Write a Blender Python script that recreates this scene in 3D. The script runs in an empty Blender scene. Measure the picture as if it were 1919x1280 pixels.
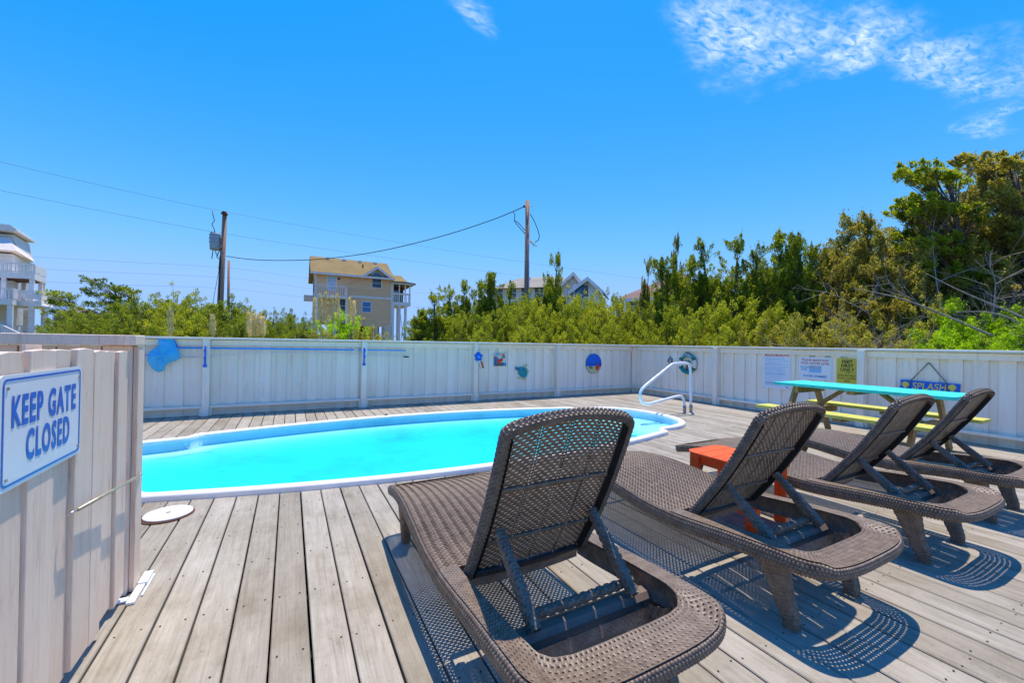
import bpy, math, random
import numpy as np
from mathutils import Matrix, Vector
R = math.radians
sc = bpy.context.scene
COL = sc.collection

# ------------------------------------------------------------------ camera
F_PX, CAM_H, ROLL, HOR, VP2 = 771.0, 1.21, 0.0170, 4.0, 544.0      # measured on the 1919 x 1280 photograph
PITCH = math.atan(HOR / F_PX); YAW = math.atan((960 - VP2) / F_PX)

def ray(px, py):
    u, v = px - 959.5, py - 640.0
    c, s = math.cos(ROLL), math.sin(ROLL)
    x, y, z = c * u + s * v, F_PX, -(-s * u + c * v)
    cp, sp = math.cos(PITCH), math.sin(PITCH)
    y, z = cp * y - sp * z, sp * y + cp * z
    cw, sw = math.cos(YAW), math.sin(YAW)
    return Vector((cw * x + sw * y, -sw * x + cw * y, z))

CAM = Vector((0, 0, CAM_H))
def on_ground(px, py, z=0.0):
    d = ray(px, py); return CAM + d * ((z - CAM_H) / d.z)
def at_depth(px, py, depth):                # depth in metres along the viewing axis
    return CAM + ray(px, py) * (depth / F_PX)
def on_plane(px, py, p0, n):
    d = ray(px, py); return CAM + d * ((p0 - CAM).dot(n) / d.dot(n))
def hor_y(px): return 644.0 + (px - 959.5) * 0.017

cam_d = bpy.data.cameras.new('camera'); cam = bpy.data.objects.new('camera', cam_d); COL.objects.link(cam)
right = (ray(1059.5, 640) - ray(959.5, 640)).normalized(); up = (ray(959.5, 540) - ray(959.5, 640)).normalized()
back = -ray(959.5, 640).normalized()
cam.matrix_world = Matrix(((right.x, up.x, back.x, 0), (right.y, up.y, back.y, 0), (right.z, up.z, back.z, CAM_H), (0, 0, 0, 1)))
cam_d.sensor_width = 36.0; cam_d.lens = F_PX / 1919.0 * 36.0; cam_d.clip_start = 0.05; cam_d.clip_end = 6000
sc.camera = cam

# ------------------------------------------------------------------ sky, sun, exposure
SUN = Vector((0.15, 0.22, 1.0)).normalized()
sun_el = math.asin(SUN.z); sun_az = math.atan2(SUN.x, SUN.y)
SKY_R, SKY_G, SKY_B = (.36, -.52, .92), (.34, .08, 1.58), (.06, 2.70, 3.1)
W = bpy.data.worlds.new('World'); sc.world = W; W.use_nodes = True
nt = W.node_tree; nt.nodes.clear()
def wn(t, **k):
    n = nt.nodes.new(t)
    for a, b in k.items(): setattr(n, a, b)
    return n
out = wn('ShaderNodeOutputWorld'); bg = wn('ShaderNodeBackground'); bg.inputs[1].default_value = 0.15
sky = wn('ShaderNodeTexSky'); sky.sky_type = 'NISHITA'; sky.sun_disc = False
sky.sun_elevation = sun_el; sky.sun_rotation = sun_az; sky.air_density = 1.0; sky.dust_density = 0.2; sky.ozone_density = 1.0
# clear, deeply saturated blue: each channel of the physical sky gets its own contrast
ssep = wn('ShaderNodeSeparateColor'); scmb = wn('ShaderNodeCombineColor'); nt.links.new(sky.outputs[0], ssep.inputs[0])
for i, (k, c, top) in enumerate((SKY_R, SKY_G, SKY_B)):
    ml = wn('ShaderNodeMath', operation='MULTIPLY_ADD'); ml.inputs[1].default_value = k; ml.inputs[2].default_value = c
    mxx = wn('ShaderNodeMath', operation='MAXIMUM'); mxx.inputs[1].default_value = 0.05
    nt.links.new(ssep.outputs[i], ml.inputs[0]); nt.links.new(ml.outputs[0], mxx.inputs[0])
    mnn = wn('ShaderNodeMath', operation='SMOOTH_MIN'); mnn.inputs[1].default_value = top; mnn.inputs[2].default_value = top * .3
    nt.links.new(mxx.outputs[0], mnn.inputs[0]); nt.links.new(mnn.outputs[0], scmb.inputs[i])
tc = wn('ShaderNodeTexCoord'); sep = wn('ShaderNodeSeparateXYZ'); nt.links.new(tc.outputs['Generated'], sep.inputs[0])
mx = wn('ShaderNodeMath', operation='MAXIMUM'); mx.inputs[1].default_value = 0.04; nt.links.new(sep.outputs[2], mx.inputs[0])
dv = [wn('ShaderNodeMath', operation='DIVIDE') for _ in range(2)]
for i in range(2): nt.links.new(sep.outputs[i], dv[i].inputs[0]); nt.links.new(mx.outputs[0], dv[i].inputs[1])
cmb = wn('ShaderNodeCombineXYZ'); nt.links.new(dv[0].outputs[0], cmb.inputs[0]); nt.links.new(dv[1].outputs[0], cmb.inputs[1])
# thin high cloud: big patches x fine ripples on a flat layer overhead
def cloud_patch(cx, cy, rx, ry, rot, amt):
    mp = wn('ShaderNodeMapping'); mp.vector_type = 'TEXTURE'
    mp.inputs['Location'].default_value = (cx, cy, 0); mp.inputs['Rotation'].default_value = (0, 0, rot); mp.inputs['Scale'].default_value = (rx, ry, 1)
    nt.links.new(warp.outputs[0], mp.inputs[0])
    ln = wn('ShaderNodeVectorMath', operation='LENGTH'); nt.links.new(mp.outputs[0], ln.inputs[0])
    mr = wn('ShaderNodeMapRange'); mr.interpolation_type = 'SMOOTHSTEP'
    mr.inputs[1].default_value = 1.0; mr.inputs[2].default_value = 0.25; mr.inputs[3].default_value = 0.0; mr.inputs[4].default_value = amt
    nt.links.new(ln.outputs['Value'], mr.inputs[0]); return mr.outputs[0]
wnz = wn('ShaderNodeTexNoise'); wnz.inputs['Scale'].default_value = 3.0; wnz.inputs['Detail'].default_value = 4
nt.links.new(cmb.outputs[0], wnz.inputs['Vector'])
wsub = wn('ShaderNodeVectorMath', operation='SUBTRACT'); wsub.inputs[1].default_value = (.5, .5, .5); nt.links.new(wnz.outputs['Color'], wsub.inputs[0])
wsc = wn('ShaderNodeVectorMath', operation='SCALE'); wsc.inputs['Scale'].default_value = 0.45; nt.links.new(wsub.outputs[0], wsc.inputs[0])
warp = wn('ShaderNodeVectorMath', operation='ADD'); nt.links.new(cmb.outputs[0], warp.inputs[0]); nt.links.new(wsc.outputs[0], warp.inputs[1])
patches = [cloud_patch(1.27, 0.80, .42, .24, 0.35, 1.0), cloud_patch(1.64, .72, .22, .14, .2, .95), cloud_patch(1.95, .56, .75, .17, -.22, .85),
           cloud_patch(2.68, .60, .30, .10, 0.1, .55), cloud_patch(.50, 1.19, .12, .07, 0.3, .5), cloud_patch(-1.6, 1.3, .6, .3, .4, .7),
           cloud_patch(.6, -1.5, .8, .4, .2, .8), cloud_patch(-1.2, -.9, .6, .35, -.4, .7)]
acc = patches[0]
for p in patches[1:]:
    m = wn('ShaderNodeMath', operation='MAXIMUM'); nt.links.new(acc, m.inputs[0]); nt.links.new(p, m.inputs[1]); acc = m.outputs[0]
rot = wn('ShaderNodeMapping'); rot.inputs['Rotation'].default_value = (0, 0, .5); rot.inputs['Scale'].default_value = (20, 44, 1); nt.links.new(cmb.outputs[0], rot.inputs[0])
rip = wn('ShaderNodeTexNoise'); rip.inputs['Scale'].default_value = 1.0; rip.inputs['Detail'].default_value = 6; rip.inputs['Roughness'].default_value = .54; rip.inputs['Distortion'].default_value = .8
nt.links.new(rot.outputs[0], rip.inputs['Vector'])
rr = wn('ShaderNodeMapRange'); rr.inputs[1].default_value = .30; rr.inputs[2].default_value = .80; nt.links.new(rip.outputs[0], rr.inputs[0])
lo = wn('ShaderNodeTexNoise'); lo.inputs['Scale'].default_value = 5.5; lo.inputs['Detail'].default_value = 5; nt.links.new(cmb.outputs[0], lo.inputs['Vector'])
lr = wn('ShaderNodeMapRange'); lr.inputs[1].default_value = .30; lr.inputs[2].default_value = .62; nt.links.new(lo.outputs[0], lr.inputs[0])
m1 = wn('ShaderNodeMath', operation='MULTIPLY'); nt.links.new(rr.outputs[0], m1.inputs[0]); nt.links.new(lr.outputs[0], m1.inputs[1])
m2 = wn('ShaderNodeMath', operation='MULTIPLY'); nt.links.new(m1.outputs[0], m2.inputs[0]); nt.links.new(acc, m2.inputs[1]); m2.use_clamp = True
mixc = wn('ShaderNodeMix', data_type='RGBA'); nt.links.new(m2.outputs[0], mixc.inputs['Factor'])
nt.links.new(scmb.outputs[0], mixc.inputs['A']); mixc.inputs['B'].default_value = (3.0, 3.25, 3.5, 1)
nt.links.new(mixc.outputs['Result'], bg.inputs[0]); nt.links.new(bg.outputs[0], out.inputs[0])

sl = bpy.data.lights.new('sun', 'SUN'); sl.energy = 2.0; sl.angle = R(0.53); sl.color = (1.0, 0.91, 0.78)
so = bpy.data.objects.new('sun', sl); COL.objects.link(so); so.location = (6, 10, 40)
so.rotation_euler = SUN.to_track_quat('Z', 'Y').to_euler()
vs = sc.view_settings; vs.view_transform = 'Standard'; vs.look = 'None'; vs.gamma = 1.0; vs.exposure = 1.36; vs.use_curve_mapping = False
sc.cycles.use_denoising = True; sc.cycles.max_bounces = 8; sc.cycles.transparent_max_bounces = 12
sc.cycles.use_adaptive_sampling = True; sc.cycles.adaptive_threshold = 0.015
sc.cycles.caustics_reflective = False; sc.cycles.caustics_refractive = False

# ------------------------------------------------------------------ helpers
def tag(o, label=None, cat=None, group=None, kind=None):
    if label: o['label'] = label
    if cat: o['category'] = cat
    if group: o['group'] = group
    if kind: o['kind'] = kind
    return o
def empty(name, loc=(0, 0, 0), label=None, cat=None, group=None, rz=0.0):
    o = bpy.data.objects.new(name, None); COL.objects.link(o); o.location = loc; o.rotation_euler = (0, 0, rz); o.empty_display_size = .2
    return tag(o, label, cat, group)
WM = {}
def obj(name, me, mat=None, parent=None, world=True):
    """link a mesh; world=True keeps vertices given in world space, else they are local to the parent"""
    o = bpy.data.objects.new(name, me); COL.objects.link(o)
    if mat is not None and not me.materials: me.materials.append(mat)
    if parent is not None:
        o.parent = parent
        if world: o.matrix_parent_inverse = WM.get(parent.name, Matrix.LocRotScale(parent.location, parent.rotation_euler, parent.scale)).inverted()
        WM[o.name] = Matrix.Identity(4)
    return o
def mesh(name, v, f, smooth=False):
    me = bpy.data.meshes.new(name); me.from_pydata([tuple(p) for p in v], [], [tuple(q) for q in f]); me.update()
    if smooth: me.polygons.foreach_set('use_smooth', [True] * len(me.polygons))
    return me
def mesh_np(name, v, quads, smooth=False):
    v = np.asarray(v, np.float32); q = np.asarray(quads, np.int32)
    me = bpy.data.meshes.new(name); me.vertices.add(len(v)); me.vertices.foreach_set('co', v.ravel())
    n = len(q); k = q.shape[1]; me.loops.add(n * k); me.loops.foreach_set('vertex_index', q.ravel())
    me.polygons.add(n); me.polygons.foreach_set('loop_start', np.arange(0, n * k, k, dtype=np.int32)); me.polygons.foreach_set('loop_total', np.full(n, k, np.int32))
    if smooth: me.polygons.foreach_set('use_smooth', np.ones(n, bool))
    me.update(calc_edges=True); me.validate(); return me

class MB:
    def __init__(s): s.v = []; s.f = []
    def add(s, v, f):
        k = len(s.v); s.v += [tuple(p) for p in v]; s.f += [tuple(i + k for i in q) for q in f]; return s
    def box(s, lo, hi, M=None):
        v = [(x, y, z) for x in (lo[0], hi[0]) for y in (lo[1], hi[1]) for z in (lo[2], hi[2])]
        if M is not None: v = [M @ Vector(p) for p in v]
        return s.add(v, [(0, 1, 3, 2), (4, 6, 7, 5), (0, 4, 5, 1), (2, 3, 7, 6), (0, 2, 6, 4), (1, 5, 7, 3)])
    def beam(s, p0, p1, w, h, upv=(0, 0, 1)):
        p0, p1 = Vector(p0), Vector(p1); d = (p1 - p0); L = d.length; d.normalize()
        u = Vector(upv); a = d.cross(u)
        if a.length < 1e-4: a = d.cross(Vector((1, 0, 0)))
        a.normalize(); b = a.cross(d)
        M = Matrix(((d.x, a.x, b.x, p0.x), (d.y, a.y, b.y, p0.y), (d.z, a.z, b.z, p0.z), (0, 0, 0, 1)))
        return s.box((0, -w / 2, -h / 2), (L, w / 2, h / 2), M)
    def tube(s, pts, r, n=8, cap=True):
        pts = [Vector(p) for p in pts]; m = len(pts); rs = r if hasattr(r, '__len__') else [r] * m
        ref = None; rings = []
        for i, p in enumerate(pts):
            t = (pts[min(i + 1, m - 1)] - pts[max(i - 1, 0)]).normalized()
            if ref is None:
                ref = t.cross(Vector((0, 0, 1)));
                if ref.length < .05: ref = t.cross(Vector((1, 0, 0)))
            ref = (ref - t * ref.dot(t)).normalized(); b = t.cross(ref)
            rings.append([p + (ref * math.cos(2 * math.pi * k / n) + b * math.sin(2 * math.pi * k / n)) * rs[i] for k in range(n)])
        f = [(i * n + k, i * n + (k + 1) % n, (i + 1) * n + (k + 1) % n, (i + 1) * n + k) for i in range(m - 1) for k in range(n)]
        if cap: f += [tuple(range(n))[::-1], tuple((m - 1) * n + k for k in range(n))]
        return s.add([q for g in rings for q in g], f)
    def prism(s, poly, n_off):
        """flat polygon (3-D points) extruded by vector n_off"""
        k = len(poly); o = Vector(n_off); v = [Vector(p) for p in poly] + [Vector(p) + o for p in poly]
        return s.add(v, [tuple(range(k))[::-1], tuple(range(k, 2 * k))] + [(i, (i + 1) % k, k + (i + 1) % k, k + i) for i in range(k)])
    def disc(s, c, r, z0, z1, n=32, ax=(0, 0, 1), sx=1.0, sy=1.0):
        a = Vector(ax).normalized(); u = a.cross(Vector((0, 0, 1)))
        if u.length < .01: u = Vector((1, 0, 0))
        u.normalize(); w = a.cross(u); c = Vector(c)
        return s.prism([c + a * z0 + u * (r * sx * math.cos(2 * math.pi * k / n)) + w * (r * sy * math.sin(2 * math.pi * k / n)) for k in range(n)], a * (z1 - z0))
    def mesh(s, name, smooth=False): return mesh(name, s.v, s.f, smooth)
    def obj(s, name, mat, parent=None, smooth=False, world=True):
        o = obj(name, s.mesh(name, smooth), mat, parent, world); return o
def bevel(o, w=.004, seg=2):
    m = o.modifiers.new('bevel', 'BEVEL'); m.width = w; m.segments = seg; m.limit_method = 'ANGLE'; return o

# text as a thin flat mesh in the XZ style frame given by origin, right and up vectors
def text(name, body, size, origin, rt, upv, mat, parent, xs=1.0, bold=0.0, align='CENTER', thick=.0012, shear=0.0, fit=None, space=1.0):
    cu = bpy.data.curves.new('t', 'FONT'); cu.body = body; cu.size = 1.0; cu.align_x = align; cu.align_y = 'CENTER'; cu.offset = bold; cu.shear = shear; cu.space_character = space; cu.resolution_u = 3
    to = bpy.data.objects.new('t', cu); COL.objects.link(to)
    dg = bpy.context.evaluated_depsgraph_get(); dg.update()
    me = bpy.data.meshes.new_from_object(to.evaluated_get(dg)); bpy.data.objects.remove(to); bpy.data.curves.remove(cu)
    rt, upv, o = Vector(rt).normalized(), Vector(upv).normalized(), Vector(origin); nn = rt.cross(upv)
    if fit:                                                  # stretch to an exact width and height, centred
        co = np.array([v.co[:] for v in me.vertices]); lo_c, hi_c = co.min(0), co.max(0)
        for v in me.vertices: v.co.x = (v.co.x - (lo_c[0] + hi_c[0]) / 2) / (hi_c[0] - lo_c[0]) * fit[0]; v.co.y = (v.co.y - (lo_c[1] + hi_c[1]) / 2) / (hi_c[1] - lo_c[1]) * fit[1]
        size = xs = 1.0
    for v in me.vertices: v.co = o + rt * (v.co.x * size * xs) + upv * (v.co.y * size) + nn * thick
    me.materials.clear(); me.name = name
    return obj(name, me, mat, parent)

# ------------------------------------------------------------------ materials
MAT = {}
class M_:
    def __init__(s, name):
        s.m = bpy.data.materials.new(name); s.m.use_nodes = True; s.t = s.m.node_tree; s.t.nodes.clear(); MAT[name] = s.m
        s.o = s.n('ShaderNodeOutputMaterial'); s.b = s.n('ShaderNodeBsdfPrincipled'); s.l(s.b.outputs[0], s.o.inputs[0])
    def n(s, t, **k):
        n = s.t.nodes.new(t)
        for a, b in k.items(): setattr(n, a, b)
        return n
    def l(s, a, b): s.t.links.new(a, b)
    def set(s, rough=.5, spec=.5, metal=0.0):
        s.b.inputs['Roughness'].default_value = rough; s.b.inputs['Specular IOR Level'].default_value = spec; s.b.inputs['Metallic'].default_value = metal; return s
    def pos(s, sx=1, sy=1, sz=1, rand=True, obj=False):
        """world position scaled; shifted per object so neighbours differ"""
        g = s.n('ShaderNodeTexCoord').outputs['Object'] if obj else s.n('ShaderNodeNewGeometry').outputs['Position']
        mp = s.n('ShaderNodeVectorMath', operation='MULTIPLY'); mp.inputs[1].default_value = (sx, sy, sz); s.l(g, mp.inputs[0]); v = mp.outputs[0]
        if rand:
            oi = s.n('ShaderNodeObjectInfo'); ml = s.n('ShaderNodeMath', operation='MULTIPLY'); ml.inputs[1].default_value = 37.0; s.l(oi.outputs['Random'], ml.inputs[0])
            ad = s.n('ShaderNodeVectorMath', operation='ADD'); s.l(v, ad.inputs[0]); s.l(ml.outputs[0], ad.inputs[1]); v = ad.outputs[0]
        return v
    def noise(s, vec, scale=5, detail=5, rough=.6, dist=0.0):
        t = s.n('ShaderNodeTexNoise'); t.inputs['Scale'].default_value = scale; t.inputs['Detail'].default_value = detail; t.inputs['Roughness'].default_value = rough; t.inputs['Distortion'].default_value = dist
        s.l(vec, t.inputs['Vector']); return t.outputs[0]
    def ramp(s, fac, stops):
        r = s.n('ShaderNodeValToRGB'); e = r.color_ramp.elements
        while len(e) < len(stops): e.new(.5)
        for i, (p, c) in enumerate(stops): e[i].position = p; e[i].color = (*c, 1)
        s.l(fac, r.inputs[0]); return r.outputs[0]
    def mul(s, a, b, fac=1.0, mode='MULTIPLY'):
        m = s.n('ShaderNodeMix', data_type='RGBA'); m.blend_type = mode
        if isinstance(fac, (int, float)): m.inputs['Factor'].default_value = fac
        else: s.l(fac, m.inputs['Factor'])
        for x, k in ((a, 'A'), (b, 'B')):
            if isinstance(x, tuple): m.inputs[k].default_value = (*x, 1)
            else: s.l(x, m.inputs[k])
        return m.outputs['Result']
    def col(s, c):
        if isinstance(c, tuple): s.b.inputs['Base Color'].default_value = (*c, 1)
        else: s.l(c, s.b.inputs['Base Color'])
        return s
    def bump(s, h, strength=.3, dist=.01):
        b = s.n('ShaderNodeBump'); b.inputs['Strength'].default_value = strength; b.inputs['Distance'].default_value = dist; s.l(h, b.inputs['Height']); s.l(b.outputs[0], s.b.inputs['Normal']); return s

def paint(name, c, rough=.45, spec=.5, var=.12, scale=6, metal=0.0, bump=.08):
    m = M_(name).set(rough, spec, metal); v = m.pos(); n = m.noise(v, scale, 6, .65)
    d = tuple(x * (1 - var * 2.2) for x in c); l = tuple(min(1, x * (1 + var)) for x in c)
    m.col(m.ramp(n, [(.3, d), (.5, c), (.72, l)])); n2 = m.noise(v, scale * 9, 4, .6)
    if bump: m.bump(n2, bump, .004)
    return m.m

# weathered grey deck board, grain along Y
m = M_('deck_wood').set(.8, .28)
n1 = m.noise(m.pos(9, 1.3, 9), 2.2, 8, .72, .9); c1 = m.ramp(n1, [(.22, (.22, .190, .145)), (.42, (.335, .297, .238)), (.6, (.39, .350, .288)), (.8, (.46, .42, .355))])
ng = m.noise(m.pos(130, 2.2, 130), 1.0, 4, .6, .3); cg = m.ramp(ng, [(.32, (.84, .83, .81)), (.5, (1, 1, 1)), (.72, (1.07, 1.07, 1.07))])
v2 = m.pos(1, 1, 1); n2 = m.noise(v2, 60, 5, .75); c2 = m.ramp(n2, [(.28, (.5, .47, .43)), (.40, (1, 1, 1)), (.70, (1, 1, 1)), (.8, (1.28, 1.27, 1.24))])
n3 = m.noise(v2, 2.6, 6, .7); c3 = m.ramp(n3, [(.32, (.78, .75, .69)), (.5, (1, .99, .97)), (.7, (1.12, 1.12, 1.12))])
oi = m.n('ShaderNodeObjectInfo'); c4 = m.ramp(oi.outputs['Random'], [(0, (.82, .79, .74)), (.5, (1.0, .985, .96)), (1, (1.12, 1.11, 1.10))])
m.col(m.mul(m.mul(m.mul(m.mul(c1, c2), c3), c4), cg)); m.bump(m.mul(m.mul(n1, n2), ng), .6, .006)
# white fence paint
def white_wood(name, base, dirt, pinky, grain=.0):
    m = M_(name).set(.6, .35); v = m.pos(8, 8, .9); n = m.noise(v, 2.2, 7, .65, .4)
    c1 = m.ramp(n, [(.22, dirt), (.42, base), (.75, tuple(min(1, x * 1.06) for x in base))])
    v2 = m.pos(1, 1, 1, rand=False); n2 = m.noise(v2, 1.3, 4, .6); c2 = m.ramp(n2, [(.35, pinky), (.65, (1, 1, 1))])
    n3 = m.noise(m.pos(1, 1, 1), 70, 4, .7); c3 = m.ramp(n3, [(.20, (.80, .77, .72)), (.30, (1, 1, 1))])
    oi = m.n('ShaderNodeObjectInfo'); c4 = m.ramp(oi.outputs['Random'], [(0, (.94, .935, .925)), (1, (1.03, 1.03, 1.03))])
    n4 = m.noise(m.pos(40, 40, 2.5), 2, 5, .6); col = m.mul(m.mul(m.mul(c1, c2), c3), c4)
    if grain:                                                # open grain, old brush-outs and weathered patches
        g5 = m.noise(m.pos(26, 26, 1.1), 2.4, 8, .7, 1.6); col = m.mul(col, m.ramp(g5, [(.30, (1 - grain, 1 - grain * 1.1, 1 - grain * 1.15)), (.44, (1, 1, 1)), (.70, (1, 1, 1)), (.82, (1.05, 1.05, 1.05))])); n4 = g5
    m.col(col); m.bump(n4, .25 + grain, .003 + grain * .01); return m.m
white_wood('fence_paint', (.97, .855, .71), (.78, .66, .53), (.97, .93, .90), .12)
white_wood('gate_paint', (.97, .76, .58), (.64, .44, .30), (.97, .88, .83), .32)
paint('white_trim', (.82, .82, .81), .45, .5, .05, 3)
paint('white_gloss', (.84, .85, .86), .25, .5, .02, 3, bump=0)
paint('pool_coping_white', (.93, .87, .79), .35, .5, .03, 4, bump=.03)
paint('pool_shell', (.50, .78, .82), .5, .3, .12, .9, bump=0); paint('pool_step', (.78, .88, .90), .5, .3, .04, 2, bump=0)
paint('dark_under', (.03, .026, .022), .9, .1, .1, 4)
# woven resin
m = M_('wicker').set(.42, .45); v = m.pos(1, 1, 1, obj=True); n = m.noise(v, 28, 5, .6); n2 = m.noise(v, 240, 3, .6)
m.col(m.mul(m.ramp(n, [(.25, (.120, .080, .052)), (.55, (.215, .150, .100)), (.8, (.31, .228, .157))]), m.ramp(n2, [(.3, (.75, .75, .75)), (.6, (1.05, 1.05, 1.05))]))); m.bump(n2, .3, .002)
paint('wicker_smooth', (.19, .14, .10), .45, .4, .12, 12)
paint('dark_plastic_and_shade', (.02, .018, .017), .4, .4, .1, 9)  # dark plastic parts; also paints the shade in the backrest side channels
def worn_paint(name, c, wood, along):
    m = M_(name).set(.55, .4); n = m.noise(m.pos(1, 1, 1), 7, 6, .7); col = m.ramp(n, [(.28, tuple(x * .72 for x in c)), (.5, c), (.75, tuple(min(1, x * 1.08 + .015) for x in c))])
    g = m.noise(m.pos(*along), 1.0, 5, .65, .4); col = m.mul(col, m.ramp(g, [(.3, (.80, .80, .80)), (.55, (1, 1, 1)), (.75, (1.06, 1.06, 1.06))]))
    w = m.noise(m.pos(*(x * .35 for x in along)), 2.2, 8, .8, .6); k = m.ramp(w, [(.66, (0, 0, 0)), (.70, (1, 1, 1))]); m.col(m.mul(col, wood, k, 'MIX')); m.bump(g, .5, .004); return m.m
worn_paint('orange_paint', (1.0, .105, .006), (.78, .12, .02), (10, 60, 60)); worn_paint('turquoise_paint', (.035, .68, .60), (.30, .42, .36), (60, 4, 60)); worn_paint('yellow_paint', (.66, .60, .11), (.42, .34, .18), (60, 4, 60))
def timber(name, a, b, c, sx=3, sy=30, sz=30):
    m = M_(name).set(.7, .3); n = m.noise(m.pos(sx, sy, sz), 1.5, 7, .65, .5); m.col(m.ramp(n, [(.25, a), (.5, b), (.78, c)])); m.bump(n, .3, .004); return m.m
timber('table_timber', (.20, .115, .045), (.36, .23, .10), (.46, .32, .16), 12, 12, 3)
timber('pole_timber', (.20, .105, .065), (.38, .22, .145), (.48, .31, .215), 14, 14, .6)
paint('steel', (.55, .56, .57), .28, .5, .1, 9, metal=.9)
paint('steel_worn', (.42, .36, .30), .42, .5, .25, 25, metal=.7)
paint('aged_brass', (.50, .43, .30), .35, .5, .15, 30, metal=.5)
paint('transformer_grey', (.42, .43, .44), .45, .4, .15, 8)
paint('cable_black', (.02, .02, .022), .6, .3, .1, 9)
paint('wire_grey', (.12, .17, .22), .6, .3, .1, 9)
paint('rope_grey', (.16, .145, .12), .85, .2, .2, 60)
paint('sign_white', (.80, .81, .82), .35, .5, .03, 4, bump=0)
paint('sign_blue', (.006, .12, .60), .35, .5, .03, 4, bump=0)
paint('sign_red', (.72, .035, .02), .4, .5, .06, 6, bump=0)
paint('sign_text_blue', (.05, .28, .62), .4, .4, .05, 6, bump=0)
paint('sign_text_lightblue', (.26, .52, .80), .4, .4, .05, 6, bump=0)
paint('sign_yellow', (.70, .53, .05), .45, .4, .08, 6, bump=0)
paint('sign_black', (.015, .014, .012), .5, .4, .05, 6, bump=0)
paint('blue_plastic', (.005, .14, .72), .35, .5, .04, 6, bump=0)
paint('pole_blue', (.015, .34, .98), .3, .5, .04, 6, bump=0)
paint('teal_paint', (.005, .24, .22), .5, .4, .18, 30)
paint('teal_light', (.01, .30, .33), .5, .4, .2, 40)
paint('sand_cream', (.62, .58, .28), .6, .3, .12, 20)
paint('splash_blue', (.003, .13, .66), .5, .4, .08, 12)
paint('splash_yellow', (.72, .62, .10), .5, .4, .08, 20)
paint('fish_orange', (.75, .06, .01), .45, .4, .1, 20)
paint('orange_plastic', (.85, .16, .01), .35, .5, .05, 9, bump=0)
paint('cream_plastic', (.70, .67, .60), .4, .4, .06, 9, bump=0)
paint('lid_white', (.83, .80, .77), .45, .4, .04, 12)
# net fabric: slightly see-through weave
m = M_('net_blue').set(.5, .4); m.col((.06, .60, 1.0)); tr = m.n('ShaderNodeBsdfTransparent'); mi = m.n('ShaderNodeMixShader'); mi.inputs[0].default_value = .74
m.l(tr.outputs[0], mi.inputs[1]); m.l(m.b.outputs[0], mi.inputs[2]); m.l(mi.outputs[0], m.o.inputs[0])
# window glass
m = M_('window_glass').set(.08, .6); m.col(m.ramp(m.noise(m.pos(1, 1, 1), .6, 2), [(.3, (.02, .03, .05)), (.7, (.05, .075, .11))]))
paint('glass_bright', (.45, .52, .60), .2, .5, .1, 2, bump=0)
paint('glass_blue', (.03, .16, .36), .15, .6, .2, 2, bump=0)
# siding / roofs
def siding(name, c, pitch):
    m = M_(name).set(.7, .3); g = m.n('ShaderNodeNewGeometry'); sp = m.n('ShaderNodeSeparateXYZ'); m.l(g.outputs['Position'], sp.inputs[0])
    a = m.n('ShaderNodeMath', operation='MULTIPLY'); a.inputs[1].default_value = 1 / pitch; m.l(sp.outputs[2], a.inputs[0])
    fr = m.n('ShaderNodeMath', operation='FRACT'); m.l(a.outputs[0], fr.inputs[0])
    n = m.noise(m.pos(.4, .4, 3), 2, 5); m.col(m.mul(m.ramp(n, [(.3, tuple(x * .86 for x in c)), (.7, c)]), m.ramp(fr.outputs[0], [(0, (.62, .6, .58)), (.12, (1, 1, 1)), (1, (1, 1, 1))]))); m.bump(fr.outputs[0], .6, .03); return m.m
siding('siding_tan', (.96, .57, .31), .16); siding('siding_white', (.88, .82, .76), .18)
def shingle(name, a, b, c):
    m = M_(name).set(.9, .15); v = m.pos(1, 1, 1); n = m.noise(v, 9, 6, .75); n2 = m.noise(v, .7, 3)
    m.col(m.mul(m.ramp(n, [(.3, a), (.5, b), (.72, c)]), m.ramp(n2, [(.3, (.85, .85, .85)), (.7, (1.1, 1.1, 1.1))]))); m.bump(n, .5, .02); return m.m
shingle('roof_gold', (.20, .135, .055), (.29, .20, .082), (.38, .275, .125)); shingle('roof_grey', (.25, .215, .17), (.36, .31, .25), (.44, .39, .32)); shingle('roof_brown', (.19, .12, .095), (.28, .185, .15), (.35, .24, .20))
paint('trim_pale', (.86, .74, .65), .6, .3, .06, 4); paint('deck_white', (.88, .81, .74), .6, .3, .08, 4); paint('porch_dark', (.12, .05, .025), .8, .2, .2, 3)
# foliage: every leaf is its own island, so colour varies leaf by leaf; a slow noise gives branch-sized patches
def leaf(name, a, b, c, trans=.5):
    m = M_(name).set(.55, .25); g = m.n('ShaderNodeNewGeometry'); n = m.noise(m.pos(1, 1, 1), 1.1, 3, .6); oi = m.n('ShaderNodeObjectInfo')
    ad = m.n('ShaderNodeMath', operation='MULTIPLY_ADD'); ad.inputs[1].default_value = .55; m.l(g.outputs['Random Per Island'], ad.inputs[0])
    k = m.n('ShaderNodeMath', operation='MULTIPLY_ADD'); k.inputs[1].default_value = 1.3; k.inputs[2].default_value = -.42; m.l(n, k.inputs[0]); m.l(k.outputs[0], ad.inputs[2])
    col = m.mul(m.ramp(ad.outputs[0], [(.12, a), (.45, b), (.85, c)]), m.ramp(oi.outputs['Random'], [(0, (.82, .86, .8)), (1, (1.16, 1.1, 1.05))])); m.col(col)
    t = m.n('ShaderNodeBsdfTranslucent'); m.l(m.mul(col, (1.5, 1.5, .7)), t.inputs[0]); mi = m.n('ShaderNodeMixShader'); mi.inputs[0].default_value = trans
    m.l(m.b.outputs[0], mi.inputs[1]); m.l(t.outputs[0], mi.inputs[2]); m.l(mi.outputs[0], m.o.inputs[0]); return m.m
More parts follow.
